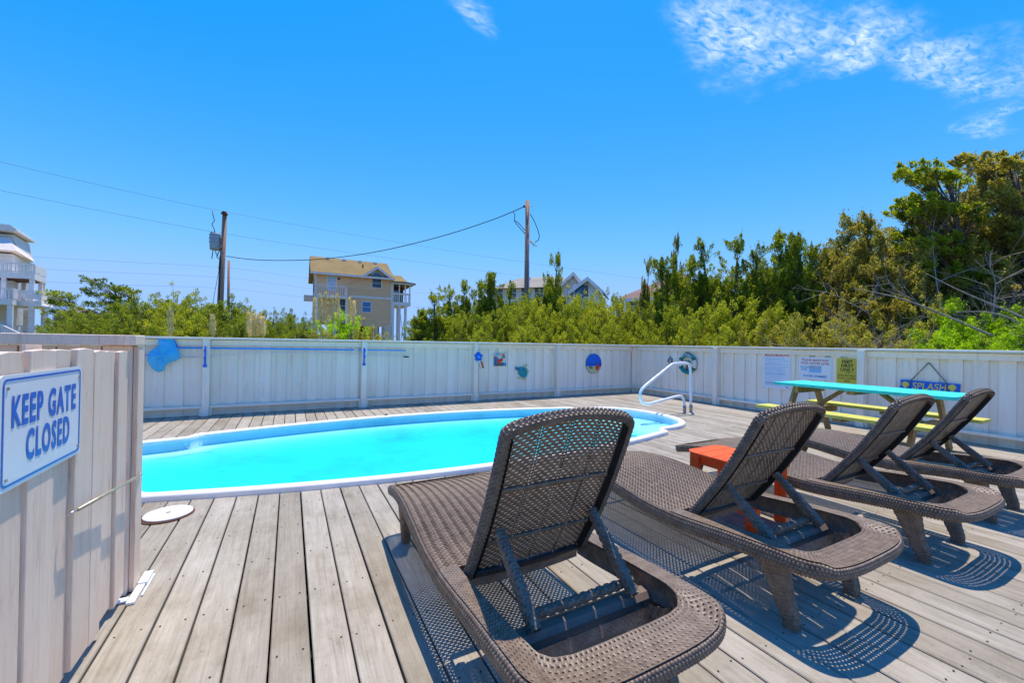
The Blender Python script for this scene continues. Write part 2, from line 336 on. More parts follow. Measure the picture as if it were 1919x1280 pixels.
leaf('leaf_cedar', (0.12, 0.15, 0.016), (0.24, 0.29, 0.026), (0.38, 0.42, 0.045))
leaf('leaf_rust', (0.19, 0.165, 0.045), (0.32, 0.285, 0.07), (0.45, 0.4, 0.11))
leaf('leaf_myrtle', (0.18, 0.22, 0.016), (0.35, 0.38, 0.028), (0.52, 0.53, 0.055))
leaf('leaf_olive', (0.24, 0.23, 0.04), (0.4, 0.38, 0.07), (0.55, 0.52, 0.13))
leaf('leaf_bright', (0.17, 0.29, 0.008), (0.33, 0.5, 0.014), (0.47, 0.63, 0.028))
leaf('reed_green', (.14, .15, .03), (.27, .28, .05), (.38, .36, .12)); leaf('reed_plume', (.55, .44, .27), (.74, .62, .42), (.86, .76, .56), trans=.35)
timber('bark', (.06, .042, .03), (.13, .095, .07), (.21, .165, .13), 8, 8, 3); timber('dead_wood', (.20, .155, .12), (.34, .285, .235), (.46, .41, .36), 8, 8, 3)
m = M_('ground_sand').set(.95, .1); n = m.noise(m.pos(1, 1, 1, rand=False), .35, 6, .7); m.col(m.ramp(n, [(.3, (.07, .085, .02)), (.5, (.14, .14, .05)), (.7, (.33, .28, .18))])); m.bump(n, .4, .05)
# water: thin clear surface over an absorbing body
m = M_('water'); m.t.nodes.remove(m.b)
tr = m.n('ShaderNodeBsdfTransparent'); gl = m.n('ShaderNodeBsdfGlossy'); gl.inputs['Roughness'].default_value = .03
fr = m.n('ShaderNodeFresnel'); fr.inputs[0].default_value = 1.2; mi = m.n('ShaderNodeMixShader')
bn = m.n('ShaderNodeBump'); bn.inputs['Strength'].default_value = .5; bn.inputs['Distance'].default_value = .02
nz = m.noise(m.pos(1.0, 1.9, 1, rand=False), 6.5, 5, .6, .9); m.l(nz, bn.inputs['Height']); m.l(bn.outputs[0], gl.inputs['Normal']); m.l(bn.outputs[0], fr.inputs['Normal'])
fm = m.n('ShaderNodeMath', operation='MULTIPLY'); fm.inputs[1].default_value = .5; m.l(fr.outputs[0], fm.inputs[0]); m.l(fm.outputs[0], mi.inputs[0]); m.l(tr.outputs[0], mi.inputs[1]); m.l(gl.outputs[0], mi.inputs[2]); m.l(mi.outputs[0], m.o.inputs['Surface'])
va = m.n('ShaderNodeVolumeAbsorption'); va.inputs['Color'].default_value = (0.0, .955, .995, 1); va.inputs['Density'].default_value = 4.6; m.l(va.outputs[0], m.o.inputs['Volume'])

# ================================================================== ground, deck, pool
GZ = -1.0                                                # natural ground below the raised deck
rng = random.Random(7)
g = MB(); N = 40
pts = [(x, y, GZ + (0 if max(abs(x), abs(y)) > 200 else .12 * math.sin(x * .31 + 1) * math.cos(y * .27))) for x in np.linspace(-2000, 2000, N) for y in np.linspace(-2000, 2000, N)]
g.add(pts, [(i * N + j, (i + 1) * N + j, (i + 1) * N + j + 1, i * N + j + 1) for i in range(N - 1) for j in range(N - 1)])
tag(g.obj('ground', MAT['ground_sand']), 'sandy ground with sparse green cover around the raised deck', 'ground', kind='structure')

# pool plan, symmetric about its middle: bowed long sides, a step in, then narrower rounded ends
PC = Vector((1.80, 5.10, 0))
def pool_quarter():
    q = [(x, 1.56 - .0525 * x * x) for x in np.linspace(0, 2.66, 22)]
    q += [(2.75, 1.175), (2.81, 1.14), (2.83, 1.08), (2.845, 1.02), (2.90, .99)]
    for t in np.linspace(.08, 1, 26):
        a = t * math.pi / 2; q.append((2.90 + .98 * math.sin(a) ** (2 / 2.5), .985 * max(0.0, math.cos(a)) ** (2 / 2.5)))
    return q
q1 = pool_quarter(); q1[-1] = (3.88, 0.0)
OUT = [(x, y) for x, y in q1] + [(x, -y) for x, y in q1[-2::-1]] + [(-x, -y) for x, y in q1[1:]] + [(-x, y) for x, y in q1[-2:0:-1]]
OUT = np.array(OUT); nO = len(OUT)
tan = np.roll(OUT, -1, 0) - np.roll(OUT, 1, 0); tan /= np.linalg.norm(tan, axis=1)[:, None]
NIN = np.stack([tan[:, 1], -tan[:, 0]], 1)               # inward normal
if np.dot(NIN[0], -OUT[0]) < 0: NIN = -NIN
def smooth_ring(a, k):
    for _ in range(k): a = .5 * a + .25 * (np.roll(a, 1, 0) + np.roll(a, -1, 0))
    return a
NIN = smooth_ring(NIN, 3)
def ring(off, z):
    p = smooth_ring(OUT + NIN * min(off, .30), 2 if off > .02 else 0); p = p * (1 - max(0, off - .30) * .45); return [(PC.x + a, PC.y + b, z) for a, b in p]
def loft_rings(rs):
    b = MB(); n = len(rs[0]); b.add([p for r in rs for p in r], [(i * n + k, i * n + (k + 1) % n, (i + 1) * n + (k + 1) % n, (i + 1) * n + k) for i in range(len(rs) - 1) for k in range(n)]); return b
pool = empty('swimming_pool', (PC.x, PC.y, -.8), 'fibreglass swimming pool with white coping and cyan water set in the deck', 'pool')
cp = loft_rings([ring(o, z) for o, z in ((.012, -.12), (0, -.02), (0, .030), (.005, .042), (.016, .049), (.060, .051), (.084, .046), (.094, .030), (.096, .0))])
cpo = cp.obj('coping', MAT['pool_coping_white'], pool, smooth=True)
WZ = -.075
sh = loft_rings([ring(o, z) for o, z in ((.096, .0), (.10, -.085), (.14, -.115), (.30, -.165), (.62, -.215), (.95, -.235))])
n0 = len(sh.v); last = [n0 - nO + k for k in range(nO)]
sh.f.append(tuple(last)); sh.obj('shell', MAT['pool_shell'], pool, smooth=True)
p2 = OUT + NIN * .105                                      # moulded bench in one corner, entry step across the other end
bench = [(PC.x + a, PC.y + b) for a, b in p2 if a < -2.50 and b > .70]; bench.sort()
def resample(P, n):
    P = np.array(P); d = np.r_[0, np.cumsum(np.linalg.norm(np.diff(P, axis=0), axis=1))]; t = np.linspace(0, d[-1], n); return [(np.interp(q, d, P[:, 0]), np.interp(q, d, P[:, 1])) for q in t]
inner_e = [(-2.02, 5.62), (-1.80, 5.74), (-1.45, 5.80), (-1.10, 5.86), (-.86, 5.98), (-.62, 6.16), (-.50, 6.34)]
bo, bi = resample(bench, 16), resample(inner_e, 16); bb = MB(); rows = [(0, -.028), (.35, -.030), (.62, -.040), (.85, -.075), (1.0, -.165)]
bb.add([(o[0] + (q[0] - o[0]) * t, o[1] + (q[1] - o[1]) * t, WZ + z) for t, z in rows for o, q in zip(bo, bi)], [(i * 16 + k, i * 16 + k + 1, (i + 1) * 16 + k + 1, (i + 1) * 16 + k) for i in range(4) for k in range(15)])
bb.obj('bench', MAT['pool_step'], pool, smooth=True)
for x_in, zt in ((2.95, WZ - .030), (2.60, WZ - .075)):
    sel = [(PC.x + a, PC.y + b) for a, b in p2 if a > x_in]; sel.sort(key=lambda t: math.atan2(t[1] - PC.y, t[0] - PC.x - 2.3))
    arc = [(PC.x + x_in - .20 * math.cos(t) - .02, PC.y + math.sin(t) * .9) for t in np.linspace(1.15, -1.15, 13)]
    MB().prism([(x, y, zt - (.03 if i >= len(sel) else 0)) for i, (x, y) in enumerate(sel + arc)], (0, 0, -.14)).obj('step', MAT['pool_step'], pool)
wr = ring(.115, WZ)
tag(MB().prism(wr, (0, 0, -.35)).obj('pool_water', MAT['water']), 'clear cyan water filling the swimming pool', 'water', kind='structure')
sk = MB().disc((1.35, 6.63, .036), .022, 0, .03, 12); sk.obj('drain_knob', MAT['dark_plastic_and_shade'], pool)

def pool_span(x):
    """y range that the coping covers at world x, or None"""
    xs = OUT[:, 0] + PC.x; ys = OUT[:, 1] + PC.y; c = []
    for i in range(nO):
        j = (i + 1) % nO
        if (xs[i] - x) * (xs[j] - x) < 0: t = (x - xs[i]) / (xs[j] - xs[i]); c.append(ys[i] + t * (ys[j] - ys[i]))
    return (min(c), max(c)) if len(c) >= 2 else None

X_L, X_R, Y_F, Y_B = -4.2, 8.02, -2.4, 8.03
deck = MB()
# joists and the dark underside beneath the boards, left open where the pool is
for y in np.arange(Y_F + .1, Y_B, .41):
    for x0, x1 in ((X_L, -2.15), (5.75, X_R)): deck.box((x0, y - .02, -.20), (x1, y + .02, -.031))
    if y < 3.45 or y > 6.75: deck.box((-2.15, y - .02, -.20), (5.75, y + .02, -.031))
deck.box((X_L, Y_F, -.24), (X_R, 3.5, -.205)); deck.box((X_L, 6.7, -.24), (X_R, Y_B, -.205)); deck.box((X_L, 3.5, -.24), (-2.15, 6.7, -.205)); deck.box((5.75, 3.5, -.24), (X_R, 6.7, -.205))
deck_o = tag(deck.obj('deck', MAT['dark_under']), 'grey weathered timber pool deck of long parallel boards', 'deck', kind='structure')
PITCHB, G0, TH = .1445, -.05, .030
def deck_board(xa, xb, ya, yb, yfa=None, yfb=None):
    """board with eased edges; ends may be skewed: functions of x"""
    c = .004; h = rng.uniform(-.0012, .0012)
    prof = [(xa, -TH), (xb, -TH), (xb, -c), (xb - c, 0), (xa + c, 0), (xa, -c)]
    A = [(x, (yfa(x) if yfa else ya), z + h) for x, z in prof]; B = [(x, (yfb(x) if yfb else yb), z + h) for x, z in prof]
    n = 6; b = MB(); b.add(A + B, [tuple(range(n)), tuple(range(n, 2 * n))[::-1]] + [(i, n + i, n + (i + 1) % n, (i + 1) % n) for i in range(n)])
    b.obj('deck_board', MAT['deck_wood'], deck_o)
screws = MB(); k0 = int(math.floor((X_L - G0) / PITCHB)); k1 = int(math.ceil((X_R - G0) / PITCHB))
for k in range(k0, k1):
    xa = max(G0 + k * PITCHB + .0042, X_L); xb = min(G0 + (k + 1) * PITCHB - .0042, X_R - .04)
    if xb - xa < .03: continue
    w = rng.uniform(-.001, .001); xa += w; xb += w; xm = (xa + xb) / 2
    sa, sb, sm = pool_span(xa), pool_span(xb), pool_span(xm)
    segs = []
    if sm and sa and sb and sm[1] - sm[0] > .5:
        e1, e2 = rng.uniform(.004, .022), rng.uniform(.004, .018)
        def lin(i, off):
            return lambda x: sa[i] + (sb[i] - sa[i]) * (x - xa) / (xb - xa) + off
        segs = [(Y_F, None, None, lin(0, -e1)), (None, Y_B, lin(1, e2), None)]
    elif sm or sa or sb:
        c = [s for s in (sa, sb, sm) if s]; lo_, hi_ = min(s[0] for s in c), max(s[1] for s in c); segs = [(Y_F, lo_ - .02, None, None), (hi_ + .02, Y_B, None, None)]
    else:
        j = rng.choice([2.2, 3.9, 5.1, 0.9]) + rng.uniform(-.05, .05); segs = [(Y_F, j - .003, None, None), (j + .003, Y_B, None, None)] if k % 2 else [(Y_F, Y_B, None, None)]
    for ya, yb, fa, fb in segs:
        deck_board(xa, xb, ya if ya is not None else 0, yb if yb is not None else 0, fa, fb)
        y0_ = fa(xm) if fa else ya; y1_ = fb(xm) if fb else yb
        for y in np.arange(Y_F + .1, Y_B, .41):
            if y0_ + .04 < y < y1_ - .04 and y > -.3:
                for dx in (-.042, .042):
                    if rng.random() < .8: screws.disc((xm + dx + rng.uniform(-.006, .006), y + rng.uniform(-.01, .01), .0015), .0038, 0, .0012, 6)
tag(screws.obj('screw_heads', MAT['dark_plastic_and_shade'], deck_o), kind='stuff')

# skimmer lid in the deck
lid = empty('skimmer_lid', (-.709, 3.579, 0), 'round off-white plastic skimmer lid set in the deck boards by the pool', 'lid')
MB().disc((-.714, 3.574, 0), .150, .0022, .006, 40).obj('rim', MAT['porch_dark'], lid)
bevel(MB().disc((-.709, 3.579, 0), .135, .0062, .017, 48).obj('cover', MAT['lid_white'], lid), .004)
MB().disc((-.709, 3.579, 0), .016, .0172, .0186, 16, sx=1.0).obj('finger_hole', MAT['aged_brass'], lid)

# ================================================================== fences
def fence_board(parent, lo, hi):
    MB().box(lo, hi).obj('board', MAT['fence_paint'], parent)
ZT = 1.222
def rand_h(): return rng.uniform(-.004, .004)
bf = empty('pool_fence', (1.8, 8.06, 0), 'long white board fence behind the pool, hung with a net, pole and beach plaques', 'fence')
YB = 7.985                                               # face of the front boards
x = -3.9; i = 0
while x < 7.95:
    fence_board(bf, (x, YB + rand_h() * .4, -.02), (x + .142, YB + .018, ZT - .03)); 
    fence_board(bf, (x + .128, YB + .0215, -.02), (x + .246, YB + .036, ZT - .03)); x += .232; i += 1
posts_b = [-3.5, -1.14, 1.20, 3.41, 5.49]
for px_ in posts_b:
    bevel(MB().box((px_ - .046, YB - .125, .002), (px_ + .046, YB - .0035, ZT - .028)).obj('post', MAT['fence_paint'], bf), .004)
    for s_ in (-1, 1): MB().box((px_ + s_ * .065 - .0175, YB - .085, .002), (px_ + s_ * .065 + .0175, YB - .0045, .118)).obj('post_block', MAT['fence_paint'], bf)
edges = [-3.9] + posts_b + [7.83]
for a, b in zip(edges[:-1], edges[1:]):
    bevel(MB().box((a + .05, YB - .088, .120), (b - .05 if b < 7.8 else b, YB - .004, .158)).obj('lower_rail', MAT['fence_paint'], bf), .004)
    MB().box((a + .05, YB - .042, ZT - .125), (b - .05 if b < 7.8 else b, YB - .004, ZT - .036)).obj('upper_rail', MAT['fence_paint'], bf)
for a, b in ((-3.9, -.2), (-.198, 3.41), (3.412, 7.86)):
    bevel(MB().box((a, YB - .135, ZT - .027), (b, YB + .055, ZT + .006)).obj('cap_rail', MAT['fence_paint'], bf), .006)

rf = empty('pool_fence', (8.05, 3.2, 0), 'white board fence carrying the pool rules signs behind the picnic table', 'fence')
XR = 7.965
y = 7.93
while y > -2.2:
    fence_board(rf, (XR + rand_h() * .4, y - .142, -.02), (XR + .018, y, ZT - .03))
    fence_board(rf, (XR + .0215, y - .246, -.02), (XR + .036, y - .128, ZT - .03)); y -= .232
posts_r = [5.57, 3.07, .62, -1.8]
for py_ in posts_r:
    bevel(MB().box((XR - .125, py_ - .046, .002), (XR - .0035, py_ + .046, ZT - .028)).obj('post', MAT['fence_paint'], rf), .004)
    for s_ in (-1, 1): MB().box((XR - .085, py_ + s_ * .065 - .0175, .002), (XR - .0045, py_ + s_ * .065 + .0175, .118)).obj('post_block', MAT['fence_paint'], rf)
bevel(MB().box((XR - .10, YB - .10, .002), (XR - .006, YB - .006, ZT - .028)).obj('post', MAT['fence_paint'], rf), .004)
edges = [7.87] + posts_r
for a, b in zip(edges[:-1], edges[1:]):
    bevel(MB().box((XR - .088, b + .05, .120), (XR - .004, a - .05 if a < 7.8 else a, .158)).obj('lower_rail', MAT['fence_paint'], rf), .004)
    MB().box((XR - .042, b + .05, ZT - .125), (XR - .004, a - .05 if a < 7.8 else a, ZT - .036)).obj('upper_rail', MAT['fence_paint'], rf)
for a, b in ((8.0, 3.07), (3.068, -2.2)):
    bevel(MB().box((XR - .105, b, ZT - .027), (XR + .055, a, ZT + .0065)).obj('cap_rail', MAT['fence_paint'], rf), .006)

# fence by the gate, seen end on
gf = empty('gate_fence', (-1.8, 2.6, 0), 'weathered whitewashed fence section with thick cap behind the open gate', 'fence')
bevel(MB().box((-3.4, 2.50, 1.172), (-.628, 2.645, 1.219)).obj('cap_rail', MAT['gate_paint'], gf), .004)
bevel(MB().box((-.752, 2.535, .004), (-.652, 2.635, 1.170)).obj('post', MAT['gate_paint'], gf), .004)
MB().box((-.650, 2.565, .004), (-.632, 2.655, 1.165)).obj('trim_board', MAT['gate_paint'], gf)
for k, (z0, z1) in enumerate(((.05, .22), (.226, .40), (.406, .58), (.586, .76), (.766, .94), (.946, 1.11))):
    MB().box((-3.4, 2.56 + rand_h(), z0), (-.756, 2.582, z1)).obj('board', MAT['gate_paint'], gf)
MB().box((-3.4, 2.535, 1.114), (-1.02, 2.584, 1.166)).obj('board', MAT['gate_paint'], gf); MB().box((-1.013, 2.536, 1.114), (-.757, 2.584, 1.166)).obj('board', MAT['gate_paint'], gf)
for xx, zz in ((-.95, 1.145), (-.90, 1.148)): MB().tube([(xx, 2.53, zz), (xx + .006, 2.515, zz + .012), (xx + .014, 2.51, zz - .006)], .0022, 5).obj('nail', MAT['cable_black'], gf)

gate = empty('wooden_gate', (-.66, 1.9, 0), 'whitewashed wooden gate of uneven vertical boards standing open, blue sign on it', 'gate')
GE = [1.22, 1.375, 1.527, 1.679, 1.834, 1.980, 2.128, 2.234, 2.378, 2.50]
GT = [1.11, 1.135, 1.158, 1.168, 1.160, 1.162, 1.156, 1.152, 1.144]
for k in range(9):
    a, b = GE[k] + .004, GE[k + 1] - .003; dx = rng.uniform(-.005, .005) + (-.006 if k in (4, 7) else 0); zb = .035 + rng.uniform(-.012, .012)
    xf = -.655 + dx; tz0 = GT[k] + rng.uniform(-.006, .004); tz1 = GT[min(k + 1, 8)] * .5 + GT[k] * .5
    lean = rng.uniform(-.004, .004)
    poly = [(xf, a, zb), (xf, b, zb + rng.uniform(-.01, .01)), (xf, b + lean, tz1), (xf, (a + b) / 2, max(tz0, tz1) + .003), (xf, a + lean, tz0)]
    bevel(MB().prism(poly, (-.020, 0, 0)).obj('board', MAT['gate_paint'], gate), .0025)
for z0 in (.18, .95): MB().box((-.722, 1.24, z0), (-.688, 2.49, z0 + .09)).obj('rail', MAT['gate_paint'], gate)
MB().beam((-.706, 1.30, .28), (-.706, 2.44, .94), .03, .085).obj('brace', MAT['gate_paint'], gate)
MB().box((-.698, 1.76, 1.02), (-.690, 1.85, 1.182)).obj('splint', MAT['gate_paint'], gate)

# KEEP GATE CLOSED
gs = empty('gate_sign', (-.645, 1.81, .80), 'white rectangular sign with blue border reading KEEP GATE CLOSED', 'sign')
def rrect(cy, cz, hy, hz, r, x, n=6):
    p = []
    for sy, sz, a0 in ((1, 1, 0), (-1, 1, 90), (-1, -1, 180), (1, -1, 270)):
        for t in range(n + 1):
            a = R(a0 + 90 * t / n); p.append((x, cy + sy * (hy - r) + r * math.cos(a), cz + sz * (hz - r) + r * math.sin(a)))
    return p
SY, SZ, HY, HZ, SX = 1.766, .953, .232, .152, -.6445
gsi = SX
MB().prism(rrect(SY, SZ, HY, HZ, .014, SX - .004), (.004, 0, 0)).obj('panel', MAT['sign_white'], gs)
oo, ii = rrect(SY, SZ, HY - .010, HZ - .010, .016, SX + .0012), rrect(SY, SZ, HY - .0165, HZ - .0165, .011, SX + .0012); nn = len(oo)
MB().add(oo + ii, [(k, (k + 1) % nn, nn + (k + 1) % nn, nn + k) for k in range(nn)]).obj('border', MAT['sign_blue'], gs)
text('lettering', 'KEEP GATE', .1, (SX, 1.769, 1.005), (0, 1, 0), (0, 0, 1), MAT['sign_blue'], gs, bold=.034, fit=(.368, .088), space=1.2)
text('lettering', 'CLOSED', .1, (SX, 1.784, .902), (0, 1, 0), (0, 0, 1), MAT['sign_blue'], gs, bold=.034, fit=(.256, .090), space=1.2)
for yy in (SY - HY + .03, SY + HY - .022):
    for zz in (SZ - HZ + .03, SZ + HZ - .035): MB().disc((SX, yy, zz), .0045, .001, .003, 8, ax=(1, 0, 0)).obj('screw', MAT['steel_worn'], gs)
# gate spring rod
sp_ = empty('gate_spring', (-.63, 2.3, .55), 'thin brass coloured spring rod stretched between gate and fence post', 'rod')
MB().tube([(-.632, 1.955, .612), (-.622, 2.60, .545)], .0062, 10).obj('rod', MAT['aged_brass'], sp_, True)
MB().tube([(-.650, 1.925, .602), (-.640, 1.935, .612), (-.632, 1.960, .611)], .0035, 8).obj('eye_hook', MAT['steel'], sp_, True)
MB().tube([(-.625, 2.595, .545), (-.628, 2.622, .548), (-.640, 2.625, .552)], .0035, 8).obj('eye_hook', MAT['steel'], sp_, True)
st_ = MB(); st_.box((-.628, 2.44, .004), (-.598, 2.60, .014)); st_.box((-.590, 2.50, .004), (-.582, 2.70, .010)); st_.box((-.628, 2.605, .004), (-.592, 2.72, .02)); st_.box((-.70, 2.47, .004), (-.632, 2.505, .012))
tag(st_.obj('post_bracket', MAT['white_gloss']), 'white plastic strip on the deck at the foot of the gate post', 'bracket')

# ================================================================== things hung on the fences
YF = YB - .001                                           # front face of the long fence boards (decor stands off a little)
def wallY(x, z, off=0.0): return Vector((x, YF - .006 - off, z))
# pool net on its pole, held by two hooks
net = empty('pool_net', (-1.65, 7.9, .95), 'bright blue leaf net bag on a long blue telescopic pole along the fence', 'pool net')
def net_bag():
    """limp mesh sack: outline as it hangs, blown out a little to both sides and creased"""
    O = [(298, 632), (311, 631), (324, 632), (329, 640), (330, 648), (334, 657), (337.5, 665), (336.6, 672.5), (329, 677), (320.7, 678), (313, 683), (308.5, 688.5), (307.5, 695), (298, 698), (289.7, 695), (284, 690), (280, 684), (277, 677), (276, 670.6), (277, 665), (280, 660), (289, 653), (298, 646), (297, 639)]
    P = [on_plane(px, py, Vector((0, 7.90, 0)), Vector((0, 1, 0))) for px, py in O]; c = sum(P, Vector()) / len(P); n = len(P); b = MB(); v = []; rings = [1.0, .92, .78, .6, .4, .2]
    for sd_ in (-1, 1):
        for ir, r in enumerate(rings):
            for k, p in enumerate(P):
                a = 2 * math.pi * k / n; q = c.lerp(p, r); crease = .016 * math.sin(4 * a + 3 * r) + .010 * math.sin(9 * a - 5 * r)
                v.append((q.x, 7.895 + sd_ * (.072 * math.sqrt(max(0, 1 - r * r)) + (crease if r < .99 else 0)), q.z))
        v.append((c.x, 7.895 + sd_ * .072, c.z))
    f = []; m = len(rings)
    for s_ in range(2):
        o = s_ * (m * n + 1)
        for i in range(m - 1):
            for k in range(n): f.append((o + i * n + k, o + i * n + (k + 1) % n, o + (i + 1) * n + (k + 1) % n, o + (i + 1) * n + k))
        for k in range(n): f.append((o + (m - 1) * n + k, o + (m - 1) * n + (k + 1) % n, o + m * n))
    return b.add(v, f)
net_bag().obj('net_bag', MAT['net_blue'], net, smooth=True)
MB().tube([(-1.70, 7.895, 1.195), (-1.62, 7.895, 1.205), (-1.55, 7.895, 1.19), (-1.515, 7.895, 1.12), (-1.50, 7.895, 1.06)], .008, 8).obj('hoop', MAT['blue_plastic'], net, True)
MB().tube([(-1.49, 7.895, 1.062), (-.2, 7.895, 1.056), (1.02, 7.895, 1.048)], .0145, 10).obj('pole', MAT['pole_blue'], net, True)
MB().tube([(1.02, 7.895, 1.048), (1.10, 7.895, 1.0476)], .019, 10).obj('collar', MAT['cream_plastic'], net, True)
MB().tube([(1.10, 7.895, 1.0476), (1.95, 7.895, 1.043)], .0115, 10).obj('pole_extension', MAT['pole_blue'], net, True)
MB().tube([(-2.05, 7.92, .90), (-1.95, 7.90, .935), (-1.82, 7.895, .955)], .006, 6).obj('handle_tip', MAT['splash_blue'], net, True)
for px_, lab in ((-1.15, 'blue plastic pole hook on the fence post nearer the net bag'), (1.19, 'blue plastic pole hook on the fence post near the pole end')):
    hk = empty('pole_hook', (px_, 7.88, .9), lab, 'hook', 'pole hooks on the fence posts')
    yb = YB - .125
    MB().tube([(px_, yb - .004, 1.085), (px_, yb - .012, .79)], .012, 8).obj('stem', MAT['blue_plastic'], hk, True)
    for z in (1.045, .935): MB().tube([(px_ - .006, yb - .008, z - .02), (px_ - .004, yb - .045, z - .035), (px_ + .004, yb - .07, z - .015), (px_ + .012, yb - .066, z + .022)], .010, 8).obj('prong', MAT['blue_plastic'], hk, True)
    MB().box((px_ - .024, yb - .022, .765), (px_ + .024, yb - .002, .805)).obj('foot_pad', MAT['blue_plastic'], hk)
# second thin rod (vacuum hose pole) below the net pole
rod = empty('telescopic_rod', (.2, 7.9, .95), 'thin pale telescopic rod hanging slack below the blue net pole', 'rod')
MB().tube([(-1.30, 7.93, .915), (-.4, 7.93, .975), (.5, 7.93, .985), (1.3, 7.93, .95), (1.90, 7.93, .925)], .0055, 8).obj('shaft', MAT['sign_white'], rod, True)
MB().tube([(1.92, 7.93, .924), (2.02, 7.93, .918)], .013, 8).obj('grip', MAT['dark_plastic_and_shade'], rod, True)
MB().tube([(-1.50, 7.93, .905), (-1.30, 7.93, .915)], .012, 8).obj('nozzle', MAT['cream_plastic'], rod, True)
# float toy hung on the third post
ft = empty('pool_float', (3.46, 7.84, .8), 'small blue flower-shaped float with orange and white tag on fence post', 'float')
c0 = Vector((3.45, 7.845, .925)); fb = MB()
for k in range(5):
    a = R(18 + 72 * k); fb.tube([c0 + Vector((.055 * math.cos(a), .012, .062 * math.sin(a))), c0 + Vector((.055 * math.cos(a), -.02, .062 * math.sin(a)))], [.040, .034], 12)
fb.obj('petals', MAT['blue_plastic'], ft, True)
MB().tube([c0 + Vector((0, .015, 0)), c0 + Vector((0, -.035, 0))], [.05, .03], 14).obj('centre', MAT['pole_blue'], ft, True)
MB().beam(c0 + Vector((.005, -.005, -.08)), c0 + Vector((.055, -.005, -.24)), .02, .075, (0, 1, 0)).obj('body', MAT['sign_white'], ft)
MB().beam(c0 + Vector((.055, -.012, -.10)), c0 + Vector((.105, -.012, -.235)), .03, .062, (0, 1, 0)).obj('tag', MAT['orange_plastic'], ft)
MB().beam(c0 + Vector((.01, -.018, -.12)), c0 + Vector((.035, -.018, -.215)), .004, .012, (0, 1, 0)).obj('scale_mark', MAT['sign_text_blue'], ft)
# square beach plaque
pl = empty('beach_plaque', (4.01, 7.97, .72), 'square painted plaque with teal and orange beach scene and lettering', 'plaque')
MB().box((3.86, YF - .022, .715), (4.165, YF - .006, 1.005)).obj('panel', MAT['cream_plastic'], pl)
def flat(name, pts, mat, parent, y=None, off=.0):
    yy = (YF - .022 if y is None else y) - off; MB().prism([(a, yy, b) for a, b in pts], (0, -.0012, 0)).obj(name, mat, parent)
flat('sea', [(3.865, .72), (3.865, .93), (3.93, .92), (4.0, .86), (4.03, .82), (3.93, .77), (3.90, .72)], MAT['glass_blue'], pl, off=.0006)
flat('shell', [(3.92, .80), (3.96, .86), (4.03, .89), (4.09, .87), (4.05, .81), (3.97, .785)], MAT['fish_orange'], pl, off=.0022)
flat('dune', [(3.90, .72), (3.93, .78), (4.05, .80), (4.16, .78), (4.16, .72)], MAT['rope_grey'], pl, off=.0022)
flat('banner', [(3.87, .94), (3.88, .985), (3.99, .995), (4.02, .97), (3.98, .935)], MAT['teal_light'], pl, off=.0022)
flat('sail', [(4.09, .72), (4.13, .80), (4.158, .79), (4.12, .72)], MAT['pole_blue'], pl, off=.0040)
flat('sun', [(4.08 + .04 * math.cos(t), .965 + .022 * math.sin(t)) for t in np.linspace(0, 5.8, 12)], MAT['orange_plastic'], pl, off=.0022)
MB().disc((3.905, YF - .0225, .905), .026, 0, .003, 14, ax=(0, -1, 0)).obj('ball', MAT['sign_red'], pl)
text('lettering', 'beach', .055, (3.945, YF - .0245, .962), (1, 0, 0), (0, 0, 1), MAT['sign_white'], pl, bold=.02)
text('lettering', 'LIFE', .062, (4.09, YF - .0235, .915), (1, 0, 0), (0, 0, 1), MAT['sign_black'], pl, bold=.03, xs=.85)
# turtle
tu = empty('turtle_plaque', (4.57, 7.97, .45), 'teal turtle wall plaque with yellow flippers', 'plaque')
def blob(cx, cz, a, b, rot, name, mat, y0, th, n=18, wob=0.0):
    P = []
    for k in range(n):
        t = 2 * math.pi * k / n; r = 1 + wob * math.sin(5 * t); u, w = a * r * math.cos(t), b * r * math.sin(t)
        P.append((cx + u * math.cos(rot) - w * math.sin(rot), y0, cz + u * math.sin(rot) + w * math.cos(rot)))
    bevel(MB().prism(P, (0, -th, 0)).obj(name, mat, tu), .004)
for cx, cz, a, b, r_ in ((4.655, .705, .06, .022, .5), (4.715, .605, .05, .022, -1.1), (4.50, .45, .05, .022, 2.6), (4.64, .435, .045, .02, -.9)): blob(cx, cz, a, b, r_, 'flipper', MAT['sand_cream'], YF - .004, .014)
blob(4.585, .575, .108, .13, .6, 'shell', MAT['teal_light'], YF - .004, .03, 24, .05); blob(4.445, .655, .05, .036, -.4, 'head', MAT['glass_blue'], YF - .004, .024)
for k in range(6):
    a = R(60 * k); blob(4.585 + .055 * math.cos(a), .575 + .065 * math.sin(a), .02, .02, 0, 'scute', MAT['teal_paint'], YF - .033, .005, 6)
# round sea disc
dc = empty('round_plaque', (6.60, 7.97, .5), 'round plaque, blue sea above cream sand with a red-orange fish', 'plaque')
DC = (6.60, .75); DR = .245
def circ_part(z_lo, z_hi, r, n=40): 
    P = [(DC[0] + r * math.cos(t), DC[1] + r * math.sin(t)) for t in np.linspace(0, 2 * math.pi, n, endpoint=False)]
    return [(a, min(max(b, z_lo), z_hi)) for a, b in P]
MB().disc((DC[0], YF - .004, DC[1]), DR, 0, .014, 40, ax=(0, -1, 0)).obj('panel', MAT['glass_blue'], dc)
flat('sea', circ_part(.69, 2, DR - .01), MAT['splash_blue'], dc, y=YF - .018, off=.0006); flat('sand', circ_part(-1, .688, DR - .01), MAT['sand_cream'], dc, y=YF - .018, off=.0006)
flat('fish', [(6.64, .66), (6.69, .70), (6.70, .78), (6.74, .70), (6.80, .695), (6.77, .64), (6.745, .59), (6.70, .585), (6.66, .61)], MAT['fish_orange'], dc, y=YF - .018, off=.0028)
